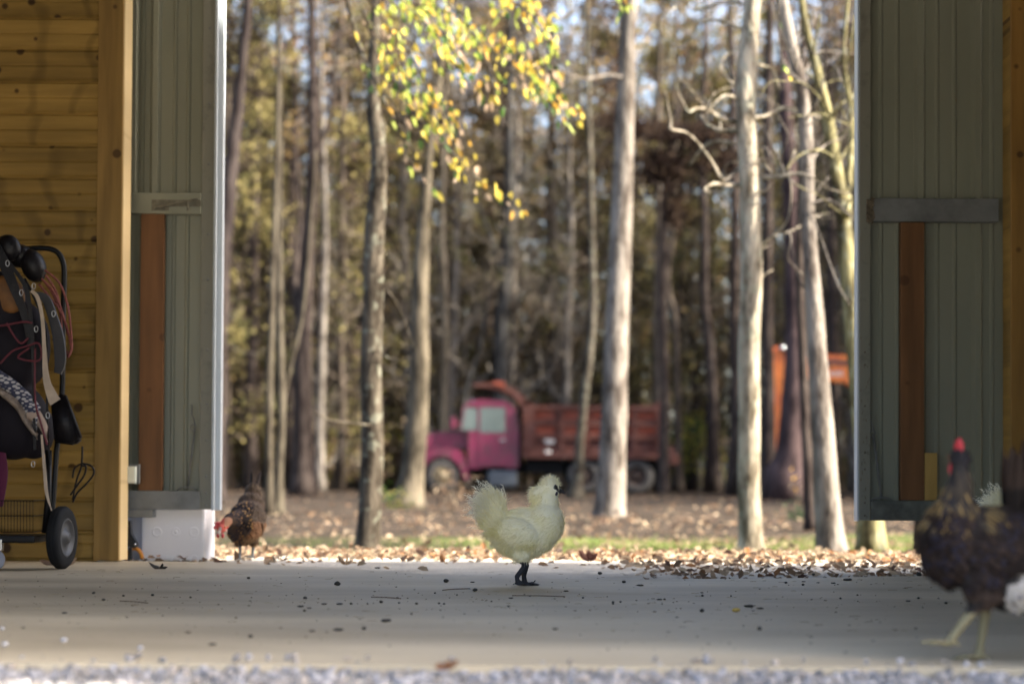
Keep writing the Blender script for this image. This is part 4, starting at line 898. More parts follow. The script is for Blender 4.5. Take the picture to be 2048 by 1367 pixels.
# dump bed
by0, by1 = Y0-.04, Y1+.04
b = MB()
b.prism(TB([(1046, 800), (1062, 806), (1062, 915), (1044, 915)]), by0+.05, by1-.05)      # headboard
for y in (by0+.05, by1-.09): b.prism(TB([(1060, 818), (1322, 818), (1322, 912), (1060, 912)]), y, y+.04)
b.prism(TB([(1044, 905), (1330, 905), (1330, 915), (1044, 915)]), by0+.05, by1-.05)
b.prism(TB([(1318, 805), (1324, 805), (1336, 915), (1324, 915)]), by0+.05, by1-.05)       # tailgate
bed = b.build('dump_bed', M_rust, truck)
b = MB()
for sy in (by0-.06, by1-.05):
    b.prism(TB([(1044, 812), (1330, 812), (1330, 822), (1044, 822)]), sy, sy+.11, .01)
    b.prism(TB([(1044, 902), (1345, 902), (1345, 916), (1044, 916)]), sy, sy+.11, .01)
    for px, w2 in ((1044, 24), (1116, 8), (1166, 8), (1217, 8), (1260, 8), (1306, 18)): b.prism(TB([(px, 823), (px+w2, 823), (px+w2, 901), (px, 901)]), sy+.01, sy+.10)
    for pz in (846, 872): b.prism(TB([(1068, pz), (1306, pz), (1306, pz+6), (1068, pz+6)]), sy+.03, sy+.09)
    b.prism(TB([(1308, 803), (1328, 803), (1332, 812), (1304, 812)]), sy, sy+.11)
b.build('rib', M_rust, bed)
for sy in (by0+.045, by1-.049):
    for px in (1070, 1126, 1176, 1227, 1270):
        for pz in (824, 853):
            b = MB(); b.prism(TB([(px, pz), (px+36, pz), (px+36, pz+13.5), (px, pz+13.5)]), sy, sy+.004); b.build('side_panel', M_rustred, bed)
b = MB(); b.ell((tx(1097), by0+.02, tz(880)), (.17, .02, .12), 2); b.ell((tx(1094), by0-.06, tz(903)), (.11, .012, .05), 2); b.build('paint_patch', mat('white_patch', (.7, .66, .62), .7), bed)
# cab guard curving forward over the cab
b = MB(); gd = [(1048, 915), (1046, 850), (1040, 812), (1022, 790), (1000, 780), (975, 775), (950, 774)]; gt = [(946, 768), (975, 765), (1003, 766), (1032, 778), (1056, 800), (1064, 820), (1066, 915)]
b.prism(TB([(1040, 812), (1022, 792), (1000, 782), (975, 777), (948, 775), (946, 770), (975, 767), (1003, 770), (1030, 781), (1054, 802), (1064, 818), (1046, 830)]), by0+.05, by1-.05)
b.build('cab_guard', M_rust, bed)
b = MB(); b.prism(TB([(982, 771), (987, 764), (1008, 766), (1010, 778), (1000, 776)]), by0+.03, by0+.3, .02); b.build('guard_patch', M_rustred, bed)
# small hood scoop / lights on roof
b = MB()
for y in (-.5, -.2, .1, .4): b.ell((tx(945), TY+y, tz(800)), (.07, .05, .05), 1)
b.build('roof_lamp', M_chrome, truck)
# tail: mud flap, hinge, lights
b = MB(); b.prism(TB([(1325, 905), (1338, 890), (1352, 918), (1350, 926), (1322, 926)]), by0, by1); b.build('tail_hinge', M_rust, bed)
for y in (Y0+.02, Y1-.5):
    b = MB(); b.cbox((tx(1326), y, tz(972)), (tx(1334), y+.48, tz(918)), .01); b.build('mud_flap', M_black, truck)

# ================================================================== EXCAVATOR
M_or = mat('orange_machine_paint', (.80, .22, .035), .5, var=.35, scale=3, col2=(.60, .13, .03))
EY = 53; es = EY/F
def E(px, py, dy=0): v = P(px, py, EY); return (v.x, EY+dy, v.z)
ex = thing('excavator', 'orange excavator with hanging arm, partly hidden by trunks and the right door', 'excavator', (P(1830, 985, EY).x, EY, gz(10, EY)))
def eprism(b, poly, w_, dy=0, bev=0): b.prism([(P(x, y, EY).x, P(x, y, EY).z) for x, y in poly], EY+dy-w_/2, EY+dy+w_/2, bev)
b = MB(); eprism(b, [(1590, 714), (1640, 708), (1698, 712), (1790, 760), (1840, 850), (1800, 868), (1740, 800), (1690, 766), (1640, 762), (1592, 748)], .42, 0, .02); bo = b.build('boom', M_or, ex)
b = MB(); eprism(b, [(1640, 718), (1694, 722), (1696, 732), (1640, 728)], .44, 0); b.build('boom_stripe', mat('dark_hose', (.10, .04, .035), .6), bo)
b = MB()
for i, px in enumerate((1650, 1657, 1664, 1671, 1678)): eprism(b, [(px, 744-i*.2), (px+4, 744-i*.2), (px+4, 752), (px, 752)], .43, 0)
b.build('lettering', mat('faded_white_lettering', (.75, .7, .65), .6), bo)
b = MB(); eprism(b, [(1540, 696), (1560, 692), (1598, 712), (1604, 735), (1586, 740), (1570, 800), (1562, 860), (1558, 915), (1546, 915), (1544, 860), (1540, 800), (1536, 740)], .36, 0, .02); b.build('dipper_arm', M_or, ex)
b = MB(); b.tube([E(1564, 700, -.22), E(1600, 704, -.22)], .07, 10); b.tube([E(1600, 704, -.22), E(1660, 735, -.22)], .045, 8); b.ell(E(1563, 698, -.22), .10, 2); b.ell(E(1598, 700, -.22), .10, 2); b.build('hydraulic_cylinder', M_chrome, ex, smooth=True)
b = MB(); b.tube([E(1578, 800, -.24), E(1560, 905, -.24)], .05, 8); b.build('bucket_cylinder', M_black, ex, smooth=True)
b = MB(); eprism(b, [(1536, 910), (1562, 908), (1575, 930), (1570, 965), (1545, 978), (1530, 970), (1545, 950), (1548, 930)], .7, 0, .02); b.build('bucket', mat('worn_bucket_steel', (.16, .06, .045), .7, var=.5, scale=5), ex)
b = MB(); eprism(b, [(1790, 850), (1980, 850), (1990, 920), (1780, 920)], 2.4, 0, .05); b.build('engine_house', M_or, ex)
b = MB(); eprism(b, [(1790, 740), (1858, 740), (1862, 849), (1780, 849)], .95, -.7, .04); cabx = b.build('cab', M_or, ex)
b = MB(); eprism(b, [(1796, 750), (1850, 750), (1854, 815), (1790, 815)], .99, -.7); b.build('window', M_glass, cabx)
for s_ in (-1, 1):
    b = MB(); eprism(b, [(1770, 940), (1790, 926), (1970, 926), (1990, 940), (1990, 965), (1975, 981), (1785, 981), (1770, 965)], .5, s_*.95, .03); b.build('track', M_black, ex)
b = MB(); eprism(b, [(1820, 920), (1940, 920), (1940, 950), (1820, 950)], 1.3); b.build('undercarriage', M_black, ex)
# ================================================================== BIRDS
def remesh(mb, vox, smooth=4):
    "fuse overlapping closed pieces into one continuous skin"
    me = bpy.data.meshes.new('tmp'); me.from_pydata(mb.v, [], mb.f); o = bpy.data.objects.new('tmp', me); C.collection.objects.link(o)
    m = o.modifiers.new('r', 'REMESH'); m.mode = 'VOXEL'; m.voxel_size = vox
    if smooth: q = o.modifiers.new('s', 'SMOOTH'); q.iterations = smooth; q.factor = .5
    dg = bpy.context.evaluated_depsgraph_get(); dg.update(); ev = o.evaluated_get(dg).to_mesh()
    vs = [v.co.copy() for v in ev.vertices]; ns = [v.normal.copy() for v in ev.vertices]; fs = [list(p.vertices) for p in ev.polygons]
    bpy.data.objects.remove(o); return vs, ns, fs
def sample(vs, ns, fs, n_, rn, keep=None):
    ar = []; 
    for f in fs: ar.append(((vs[f[2]]-vs[f[0]]).cross(vs[f[-1]]-vs[f[1]])).length*.5)
    out = []
    for f in rn.choices(fs, ar, k=n_):
        a, b_ = rn.random(), rn.random(); p = vs[f[0]].lerp(vs[f[1]], a).lerp(vs[f[-1]].lerp(vs[f[2]], a), b_); nn = (ns[f[0]]+ns[f[2]]).normalized()
        if keep and not keep(p): continue
        out.append((p, nn))
    return out
def bird_mesh(root, vs, fs, colf, m, name='body'):
    b = MB(); b.v = [tuple(v+Vector(root['_o'])) for v in vs]; b.f = fs
    for f in fs:
        p = sum((vs[i] for i in f), Vector())/len(f); b.c.append(colf(p))
    return b.build(name, m, root, smooth=True, colors=True)
def strand(b, p, d, l, w_, bend, seg=3):
    s_ = d.orthogonal().normalized(); s_ = Matrix.Rotation(random.random()*6.28, 3, d) @ s_
    vs = []; q = p.copy(); dd = d.copy()
    for i in range(seg+1):
        ww = w_*(1-i/seg*.9); vs += [q-s_*ww, q+s_*ww]; dd = (dd+bend/seg).normalized(); q = q+dd*l/seg
    b.add(vs, [(2*i, 2*i+1, 2*i+3, 2*i+2) for i in range(seg)])
def toe(b, a, c, r, claw=True):
    a = Vector(a); c = Vector(c); m1 = a.lerp(c, .5)+Vector((0, 0, r*.9)); b.tube(curve([tuple(a), tuple(m1), tuple(c)], 4), [r*1.1]*5+[r*.95, r*.85, r*.75, r*.6], 8)
    d = (c-a).normalized(); b.tube([c-d*r, c+d*r*1.6+Vector((0, 0, r*.4)), c+d*r*3.2-Vector((0, 0, r*.3))], [r*.6, r*.38, r*.08], 6)
def foot(b, x, y, z, s=1.0, up=0, yaw=0):
    rot = Matrix.Rotation(yaw, 3, 'Z'); o = Vector((x, y, z))
    def T(a): return o+rot @ Vector(a)*s
    for dx, dy in ((.052, .0), (.043, .024), (.043, -.024)): toe(b, T((0, 0, .006)), T((dx, dy, .0035+up)), .0042*s)
    toe(b, T((0, 0, .006)), T((-.024, .006, .004)), .0036*s)
random.seed(3)
# ---- silkie -------------------------------------------------------
def silkie(label, loc, rotz, seed):
    rn = random.Random(seed); t = thing('silkie_chicken', label, 'chicken', (0, 0, 0)); b = MB()
    E_ = b.ell
    E_((.014, 0, .172), (.110, .074, .080), 3, Matrix.Rotation(R(-8), 3, 'Y')); E_((.075, 0, .205), (.062, .066, .075), 3); E_((-.022, 0, .155), (.072, .070, .060), 3)
    E_((.082, 0, .262), (.038, .038, .060), 3); E_((.058, 0, .292), (.030, .032, .032), 3); E_((.092, 0, .312), (.033, .030, .036), 3); E_((.090, 0, .326), (.029, .031, .028), 3)
    E_((-.086, 0, .208), (.046, .044, .058), 3); E_((-.092, 0, .250), (.042, .040, .050), 3)
    E_((-.01, .05, .17), (.075, .045, .052), 3, Matrix.Rotation(R(12), 3, 'Y')); E_((-.01, -.05, .17), (.075, .045, .052), 3, Matrix.Rotation(R(12), 3, 'Y'))
    E_((.004, .028, .112), (.034, .030, .040), 2); E_((.0, -.028, .112), (.034, .030, .040), 2)
    # legs (both together under the body), beak
    for s_, fx in ((1, .010), (-1, -.010)):
        b.tube([(.006, .024*s_, .10), (.012, .022*s_, .062), (-.004+fx, .020*s_, .030), (0+fx, .019*s_, .008)], [.016, .0115, .0085, .0085], 10)
        b.tube([(.004+fx, .02*s_, .012), (-.0, .02*s_, .006)], [.009, .008], 8)
        foot(b, fx, .02*s_, 0, .85, yaw=.12*s_)
    b.tube([(.112, 0, .312), (.126, 0, .309), (.137, 0, .301), (.141, 0, .297)], [.0105, .0085, .0045, .0015], 10)
    vs, ns, fs = remesh(b, .0032, 3)
    def colf(p):
        if p.z < .078 or (p.x > .121 and p.z > .28 and abs(p.y) < .014): return (.035, .036, .042)
        if (Vector((p.x, abs(p.y), p.z))-Vector((.1115, .0235, .319))).length < .0085 or (p.x > .108 and abs((p.z-.313)+(p.x-.115)*.9) < .0055): return (.05, .05, .06)
        return (.94, .90, .69)
    m = mat('silkie_skin', rough=.8, attr=True, spec=.2); body = bird_mesh(t, vs, fs, colf, m)
    e = MB()
    for s_ in (-1, 1): e.ell((.1115, .0245*s_, .319), (.0055, .0035, .0055), 2)
    e.build('eye', mat('dark_eye', (.005, .005, .006), .08), t, smooth=True)
    lw = MB()
    for s_ in (-1, 1): lw.ell((.112, .019*s_, .300), (.006, .004, .008), 2)
    lw.build('wattle', mat('mulberry_wattle', (.03, .022, .04), .6), t, smooth=True)
    pl_ = MB()
    def keep(p): return p.z > .080 and (Vector((p.x, abs(p.y), p.z))-Vector((.1115, .0225, .319))).length > .0085 and not (p.x > .112 and .290 < p.z < .318)
    for p, nn in sample(vs, ns, fs, 18000, rn, keep):
        head = p.x > .045 and p.z > .285; neck = p.x > .03 and .225 < p.z <= .30; tail = p.x < -.055 and p.z > .175
        if head and p.z > .322: fl = Vector((-.30, 0, .10)); l = rn.uniform(.008, .017); al = 1.0
        elif head or neck: fl = Vector((-.45, 0, -.75)); l = rn.uniform(.010, .026) if p.x < .075 else rn.uniform(.010, .018); al = .85 if p.x < .06 else .45
        elif tail: fl = Vector((-.35, 0, .9)); l = rn.uniform(.016, .036); al = .5
        elif p.z < .13: fl = Vector((-.3, 0, -.8)); l = rn.uniform(.009, .019); al = .4
        else: fl = Vector((-.9, 0, -.25)); l = rn.uniform(.012, .028); al = .36
        d = (nn*al+fl*.8+Vector((rn.gauss(0, .22), rn.gauss(0, .22), rn.gauss(0, .22)))).normalized()
        if d.dot(nn) < .12: d = (d+nn*(.2-d.dot(nn))).normalized()
        k = rn.uniform(.86, 1.08); yl = 1-.18*max(0, noise.noise(p*22)+.15); yl *= .88 if (neck and p.x > .075 and rn.random() < .5) else 1
        pl_.col = (min(.97, .96*k), min(.94, .91*k), .70*k*yl*.97)
        bend = Vector((0, 0, -.35)) if not tail else Vector((-.25, 0, -.35))
        strand(pl_, p-nn*.002, d, l, rn.uniform(.00045, .001), bend)
    # tail puff plumes and wing tips with loose barbs
    for k in range(560):
        a = rn.uniform(-1, 1); p = Vector((-.095+rn.gauss(0, .018), rn.gauss(0, .022), .235+rn.gauss(0, .022))); ang = rn.uniform(-.12, 1.15); d = Vector((-math.sin(ang), a*.28, math.cos(ang)))
        L_ = rn.uniform(.038, .060); pl_.col = (.92, .90, .76)
        q = p.copy(); dd = d.normalized(); 
        for j in range(7):
            q = q+dd*L_/7; dd = (dd+Vector((-.05, 0, -.04))).normalized()
            for s_ in (-1, 1): strand(pl_, q, (dd+Vector((rn.gauss(0, .4), rn.gauss(0, .4), rn.gauss(0, .4)))).normalized(), rn.uniform(.008, .018), .0009, Vector((0, 0, -.3)), 2)
    for k in range(900):
        s_ = rn.choice((-1, 1)); u = rn.random(); p = Vector((.02-.12*u, s_*(.088-.02*u), .175-.012*u+rn.gauss(0, .008)+(.012*math.sin(u*9)))); pl_.col = (.84, .79, .46)
        strand(pl_, p, Vector((-1, s_*.12, -.35+rn.gauss(0, .2))).normalized(), rn.uniform(.012, .028), .0009, Vector((0, 0, .2)))
    pl_.build('plumage', mat('silkie_down', rough=.9, attr=True, transl=.35, spec=.1), t, colors=True)
    t.location = loc; t.rotation_euler = (0, 0, rotz); return t
ds = .34*F/ (1170-960.5)
ps = P(1043, 1169, ds)
silk = silkie('fluffy cream white silkie standing on the concrete in the middle of the doorway', (ps.x, ds, 0), R(-4), 5)
p2 = P(2072, 1190, 5.75)
s2 = dup(silk, (p2.x-.005, 5.75, 0), R(-6), 'cream white silkie mostly hidden behind the big dark hen, only its tail tuft showing')
# ---- hens ---------------------------------------------------------
def vane(b, p, d, nrm, l, w_, droop=.1, c0=None, c1=None, n_=4, tip=.75):
    "one feather: a cambered blade, colour c0 at the quill, c1 at the tip"
    d = d.normalized(); s_ = d.cross(nrm)
    if s_.length < 1e-5: s_ = d.orthogonal()
    s_.normalize(); up = s_.cross(d); o = len(b.v)
    for i in range(n_+1):
        t = i/n_; ww = w_*(math.sin(math.pi*min(1, (t*.80+.12)))**.7) if t < 1 else w_*.12
        q = p+d*l*t-nrm*droop*l*t*t; b.v += [tuple(q-s_*ww-up*ww*.25), tuple(q+up*ww*.12), tuple(q+s_*ww-up*ww*.25)]
    for i in range(n_):
        for j in (0, 1):
            b.f.append([o+3*i+j, o+3*i+j+1, o+3*i+4+j, o+3*i+3+j]); b.c.append(c0 if (i+.5)/n_ < tip else c1)
def hen(name, label, build_body, bodycol, feathers, tailf, extra, seed, loc, rotz):
    rn = random.Random(seed); t = thing(name, label, 'chicken', (0, 0, 0)); b = MB(); build_body(b)
    vs, ns, fs = remesh(b, .0035, 3); bird_mesh(t, vs, fs, bodycol, mat('hen_skin_'+str(seed), rough=.7, attr=True, spec=.3))
    f = MB()
    feathers(f, vs, ns, fs, rn); f.build('plumage', M_fea, t, colors=True)
    g_ = MB(); tailf(g_, rn); g_.build('tail', M_fea, t, colors=True)
    extra(t, rn); t.location = loc; t.rotation_euler = (0, 0, rotz); return t
M_fea = mat('feathers', rough=.7, attr=True, transl=.08, spec=.12)
M_comb = mat('red_comb', (.55, .035, .05), .45, var=.3, scale=60, transl=.15)
# foreground hen: strides to the left, faces away a little, hackle gold, fluff pale
def b1(b):
    E_ = b.ell
    E_((-.01, 0, .215), (.122, .070, .082), 3, Matrix.Rotation(R(-6), 3, 'Y')); E_((.065, 0, .225), (.060, .058, .080), 3); E_((-.095, 0, .225), (.075, .055, .062), 3)
    E_((.055, 0, .275), (.048, .042, .050), 3); b.tube([q[:3] for q in curve([(.055, 0, .27, .042), (.052, 0, .315, .029), (.047, 0, .35, .0195), (.045, 0, .375, .0165)], 4)], [q[3] for q in curve([(.055, 0, .27, .042), (.052, 0, .315, .029), (.047, 0, .35, .0195), (.045, 0, .375, .0165)], 4)], 16)
    E_((.045, -.004, .385), (.019, .022, .021), 3); b.tube([(.045, -.02, .384), (.048, -.036, .381), (.050, -.046, .377)], [.010, .006, .0012], 8)
    E_((-.055, 0, .155), (.068, .058, .062), 3)
    # striding leg (near the camera side is +y local) and planted leg
    E_((.020, .028, .150), (.036, .030, .050), 3, Matrix.Rotation(R(25), 3, 'Y')); b.tube([(.012, .03, .14), (.026, .03, .112), (.034, .03, .100), (.066, .03, .060), (.080, .03, .042)], [.028, .017, .0115, .0085, .0095], 12)
    E_((-.010, -.028, .145), (.034, .030, .050), 3); b.tube([(-.008, -.03, .15), (-.012, -.03, .105), (-.016, -.03, .09), (-.006, -.03, .03), (-.003, -.03, .010)], [.028, .016, .0105, .0082, .0098], 12)
    foot(b, .082, .03, .030, 1.05, up=.006); foot(b, -.003, -.03, 0, 1.0)
def c1f(p):
    if p.z < .095: return (.19, .17, .10)
    if p.z > .365 and p.y < -.016: return (.30, .04, .04) if p.y > -.036 else (.25, .2, .12)
    return (.010, .008, .008)
def f1(f, vs, ns, fs, rn):
    for p, nn in sample(vs, ns, fs, 7500, rn, lambda p: p.z > .112 and not (p.z > .37 and p.y < -.014)):
        if p.z > .375: l = .014; w_ = .003; fl = Vector((-.1, 0, -1)); c0 = (.020, .018, .022); c1 = c0
        elif p.z > .275 and p.x > -.01:
            l = rn.uniform(.028, .05); w_ = .0028; fl = Vector((-.25, 0, -1)); c0 = (.020, .017, .018)
            c1 = (.19, .13, .055) if (p.z < .34 and rn.random() < .42) else (.05, .04, .03)
        elif p.x < -.018-.25*max(0, p.z-.14) and p.z < .20: l = rn.uniform(.024, .045); w_ = .009; fl = Vector((-.8, 0, -.5)); k = rn.uniform(.7, 1.1); c0 = (.46*k, .43*k, .40*k); c1 = (.52*k, .47*k, .40*k) if rn.random() < .7 else (.16, .14, .15)
        elif p.z < .15: l = .02; w_ = .005; fl = Vector((-.1, 0, -1)); c0 = (.035, .025, .021); c1 = (.06, .042, .034)
        else:
            l = rn.uniform(.022, .040); w_ = .0095; fl = Vector((-.95, 0, -.25)); k = rn.uniform(.7, 1.3); c0 = (.016*k, .0115*k, .0105*k); c1 = (.027*k, .018*k, .015*k) if rn.random() < .6 else (.02, .018, .028)
        d = (fl-nn*fl.dot(nn)).normalized()+nn*rn.uniform(.02, .09)+Vector((rn.gauss(0, .07), rn.gauss(0, .07), rn.gauss(0, .07)))
        vane(f, p-nn*.001, d, nn, l, w_, .06, c0, c1, 4, .35 if w_ < .0045 else .75)
    for s_ in (-1, 1):      # folded wing primaries
        for k in range(16):
            u = k/15; vane(f, Vector((.02-.03*u, s_*(.071-.004*u), .235-.055*u)), Vector((-1, s_*-.06, -.02+.05*u)), Vector((0, s_, .1)).normalized(), .13-.03*u, .012, .02, (.015, .011, .010), (.02, .014, .012))
def t1(g_, rn):
    for k in range(52):
        u = rn.random(); s_ = (-1)**k; a = R(30+66*u); l = .13+.05*math.sin(u*3.1)+rn.uniform(-.015, .015); q = rn.uniform(.6, 1.4)
        d = Vector((-math.cos(a)*.75, s_*.16*rn.random(), math.sin(a))); vane(g_, Vector((-.05-.05*(1-u), s_*rn.uniform(.004, .026), .235+.025*u)), d, Vector((.5*rn.uniform(-1, 1), s_*1, .2)).normalized(), l, rn.uniform(.006, .010), .12*(1-u), (.012*q, .009*q, .008*q), (.032*q, .021*q, .016*q), 6, .55)
def e1(t, rn):
    b = MB(); pr = [(0, 0)]
    for i, (y, h) in enumerate(((-.006, .016), (.002, .023), (.010, .021), (.018, .015))):
        b.ell((.045, -y-.004, .404+h*.35), (.0042, .006, h*.62), 2)
    b.ell((.045, -.008, .402), (.0055, .018, .008), 2); b.build('comb', M_comb, t, smooth=True)
    b = MB()
    for s_ in (-1, 1): b.ell((.045+.008*s_, -.030, .366), (.005, .006, .012), 2)
    b.build('wattle', M_comb, t, smooth=True)
    b = MB()
    for s_ in (-1, 1): b.ell((.045+.0165*s_, -.018, .389), (.003, .004, .004), 1)
    b.build('eye', mat('amber_eye', (.3, .1, .02), .1), t, smooth=True)
dh = .34*F/(1322-964.8); ph = P(1967, 1322, dh)
# local +x is forward; rotated to walk to picture left
hen('hen', 'big dark hen with gold flecked neck and pale rear fluff striding at the right edge', b1, c1f, f1, t1, e1, 31, (ph.x, dh, 0), R(180+8))
# brown hen coming towards the camera, head down
def b2(b):
    E_ = b.ell; pr = Matrix.Rotation(R(28), 3, 'Y')
    E_((-.005, 0, .165), (.115, .082, .085), 3, pr); E_((.055, 0, .135), (.062, .072, .066), 3); E_((-.080, 0, .225), (.062, .060, .062), 3); E_((-.120, 0, .275), (.042, .036, .055), 3)
    q = curve([(.06, -.01, .165, .050), (.105, -.030, .175, .036), (.135, -.055, .168, .026), (.150, -.068, .150, .0195)], 4)
    b.tube([z[:3] for z in q], [z[3] for z in q], 16); E_((.158, -.074, .142), (.024, .0205, .020), 3)
    b.tube([(.172, -.077, .134), (.184, -.079, .124), (.190, -.080, .115)], [.009, .006, .001], 8)
    for s_, dx, dz in ((1, -.01, .008), (-1, .02, 0)):
        E_((dx, .026*s_, .10), (.034, .028, .042), 3); b.tube([(dx, .027*s_, .09), (dx-.012, .026*s_, .058), (dx, .025*s_, .012+dz)], [.018, .0075, .0068], 10); foot(b, dx, .025*s_, dz, .9)
def c2f(p):
    if p.z < .062: return (.17, .19, .20)
    if p.x > .148 and p.z > .10:
        if p.x > .180: return (.45, .42, .40)
        return (.50, .10, .08) if p.y < -.06 or p.z < .15 else (.42, .22, .14)
    return (.05, .03, .02)
def f2(f, vs, ns, fs, rn):
    for p, nn in sample(vs, ns, fs, 7000, rn, lambda p: p.z > .072 and not (p.x > .146)):
        ax = Vector((-.85, 0, .5)); k = rn.uniform(.7, 1.25)
        if p.x > .085 and p.y < -.005: l = .026; w_ = .0042; fl = Vector((-.8, .45, .1)); c0 = (.028, .024, .03); c1 = (.30*k, .16*k, .05) if rn.random() < .35 else (.05, .035, .03)
        elif p.x > .02 and p.z > .12 and p.y < .035: l = .03; w_ = .005; fl = ax; c0 = (.022, .017, .018); c1 = (.38*k, .22*k, .07) if rn.random() < .28 else (.03, .022, .02)
        elif p.z > .165: l = rn.uniform(.022, .034); w_ = .008; fl = ax; c0 = (.055*k, .038*k, .026*k); c1 = (.09*k, .065*k, .046*k) if rn.random() < .5 else (.06, .045, .035)
        elif p.z > .11: l = .026; w_ = .008; fl = Vector((-.7, 0, -.2)); c0 = (.15*k, .072*k, .035*k); c1 = (.20*k, .11*k, .06*k) if p.y > 0 else (.09*k, .045*k, .025*k)
        else: l = .022; w_ = .006; fl = Vector((-.4, 0, -.6)); c0 = (.14*k, .085*k, .045*k); c1 = (.20*k, .13*k, .07*k)
        d = (fl-nn*fl.dot(nn)).normalized()+nn*rn.uniform(.02, .09)+Vector((rn.gauss(0, .08), rn.gauss(0, .08), rn.gauss(0, .08)))
        vane(f, p-nn*.001, d, nn, l, w_, .06, c0, c1)
    for s_ in (-1, 1):
        for k in range(12):
            u = k/11; vane(f, Vector((.045-.02*u, s_*(.082-.003*u), .155-.035*u)), Vector((-.85, -.12*s_, .42)), Vector((0, s_, .2)).normalized(), .11-.02*u, .010, .02, (.11, .075, .05), (.05, .035, .03))
def t2(g_, rn):
    for k in range(16):
        u = k/15; s_ = (-1)**k; vane(g_, Vector((-.125, s_*.010, .285)), Vector((-.45+.5*u, s_*.13+.10, 1)), Vector((.3, s_, .1)).normalized(), .07+.04*math.sin(u*3.14), .016, .02, (.035, .026, .022), (.016, .012, .014), 5, .6)
def e2(t, rn):
    b = MB()
    for i in range(5): b.ell((.150+.006*i, -.082-.004*i, .162+.003*(2-abs(i-2))-.004*i), (.006, .007, .011-.001*abs(i-2)), 2)
    b.tube([(.160, -.084, .160), (.165, -.105, .166)], [.008, .003], 8); b.build('comb', M_comb, t, smooth=True)
    b = MB()
    for s_ in (-1, 1): b.ell((.172, -.076+.010*s_, .112), (.006, .007, .011), 2)
    b.build('wattle', M_comb, t, smooth=True)
    b = MB(); b.ell((.170, -.058, .148), (.005, .004, .005), 2); b.ell((.160, -.094, .146), (.004, .004, .005), 2); b.build('eye', mat('orange_eye', (.35, .12, .02), .1), t, smooth=True)
    b = MB(); b.ell((.158, -.053, .133), (.006, .004, .008), 2); b.build('ear_lobe', mat('pale_ear_lobe', (.62, .42, .34), .6), t, smooth=True)
d2 = 8.05; pb = P(488, 1120, d2)
hen('hen', 'brown speckled hen pecking by the white foam box with head down and tail up', b2, c2f, f2, t2, e2, 32, (pb.x+.01, d2, -.012), R(-90-4))

# ================================================================== FOAM BOX AND THINGS BY IT
bx0, bx1 = P(283, 1100, 7.98).x, P(409, 1100, 7.98).x
t = thing('foam_box', 'white polystyrene foam box with round dimples under the left door leaf', 'box', ((bx0+bx1)/2, 7.98, -.012))
M_foam = mat('white_polystyrene', (.80, .80, .84), .7, var=.06, scale=200, bump=.15, bscale=400)
b = MB(); b.cbox((bx0, 7.98, -.012), (bx1, 8.26, .27), .012); body = b.build('box_body', M_foam, t)
b = MB(); b.cbox((bx0-.006, 7.975, .272), (bx1+.006, 8.266, .305), .008); b.build('lid', M_foam, t)
b = MB()
for px, py, r in ((314, 1063, .018), (352, 1063, .015), (388, 1063, .018), (312, 1120, .018), (352, 1120, .02), (388, 1118, .016)):
    p = P(px, py, 7.98); b.lathe([(r+.004, .001), (r+.003, -.001), (r, -.0018), (r-.003, -.001), (r-.004, .0005)], p, (0, 1, 0), 24)
    if px == 352 and py < 1100: b.ell(p, (.010, .003, .010), 2)
b.build('dimple', M_foam, t, smooth=True)
t = thing('storage_tub', 'grey plastic tub in the shade behind the jamb and the foam box', 'tub', (P(272, 1110, 8.04).x, 8.04, -.012))
p = P(268, 1120, 8.04); b = MB(); b.lathe([(.030, 0), (.045, 0), (.050, .10), (.054, .22), (.057, .225), (.057, .235), (.050, .235), (.046, .22), (.042, .01)], (p.x, 8.1, -.012), (0, 0, 1), 28); b.build('tub_body', mat('grey_plastic', (.36, .36, .40), .45), t, smooth=True)
t = thing('hand_pump', 'black cast bracket with a bolt hole standing beside the pine jamb', 'tool', (P(262, 1115, 7.86).x, 7.86, -.0))
def HP(px, py): v = P(px, py, 7.9); return (v.x, v.z)
b = MB(); b.prism([HP(*q) for q in ((247, 1075), (253, 1066), (254, 1040), (262, 1040), (264, 1066), (276, 1086), (276, 1092), (270, 1095), (250, 1090), (246, 1092))], 7.88, 7.92, .002)
b.prism([HP(*q) for q in ((257, 1094), (264, 1094), (264, 1121), (257, 1121))], 7.89, 7.91); b.build('bracket', mat('black_cast_iron', (.02, .022, .026), .45), t)
p = P(270, 1088, 7.87); MB().lathe([(0, -.003), (.003, -.003), (.005, 0), (.005, .005)], p, (0, 1, 0), 12).build('bolt', M_chrome, t)
t = thing('hose_reel', 'curved orange rim of a small wheel leaning behind the black bracket', 'wheel', (P(278, 1120, 7.94).x, 7.94, -.012))
p = P(268, 1122, 7.945); b = MB(); b.tube([(p.x+.036*math.cos(a)*1.0, 7.945, p.z+.004+.052*math.sin(a)) for a in [R(8+i*14) for i in range(13)]], .0085, 10); b.build('rim', mat('orange_plastic', (.62, .24, .02), .5), t, smooth=True)

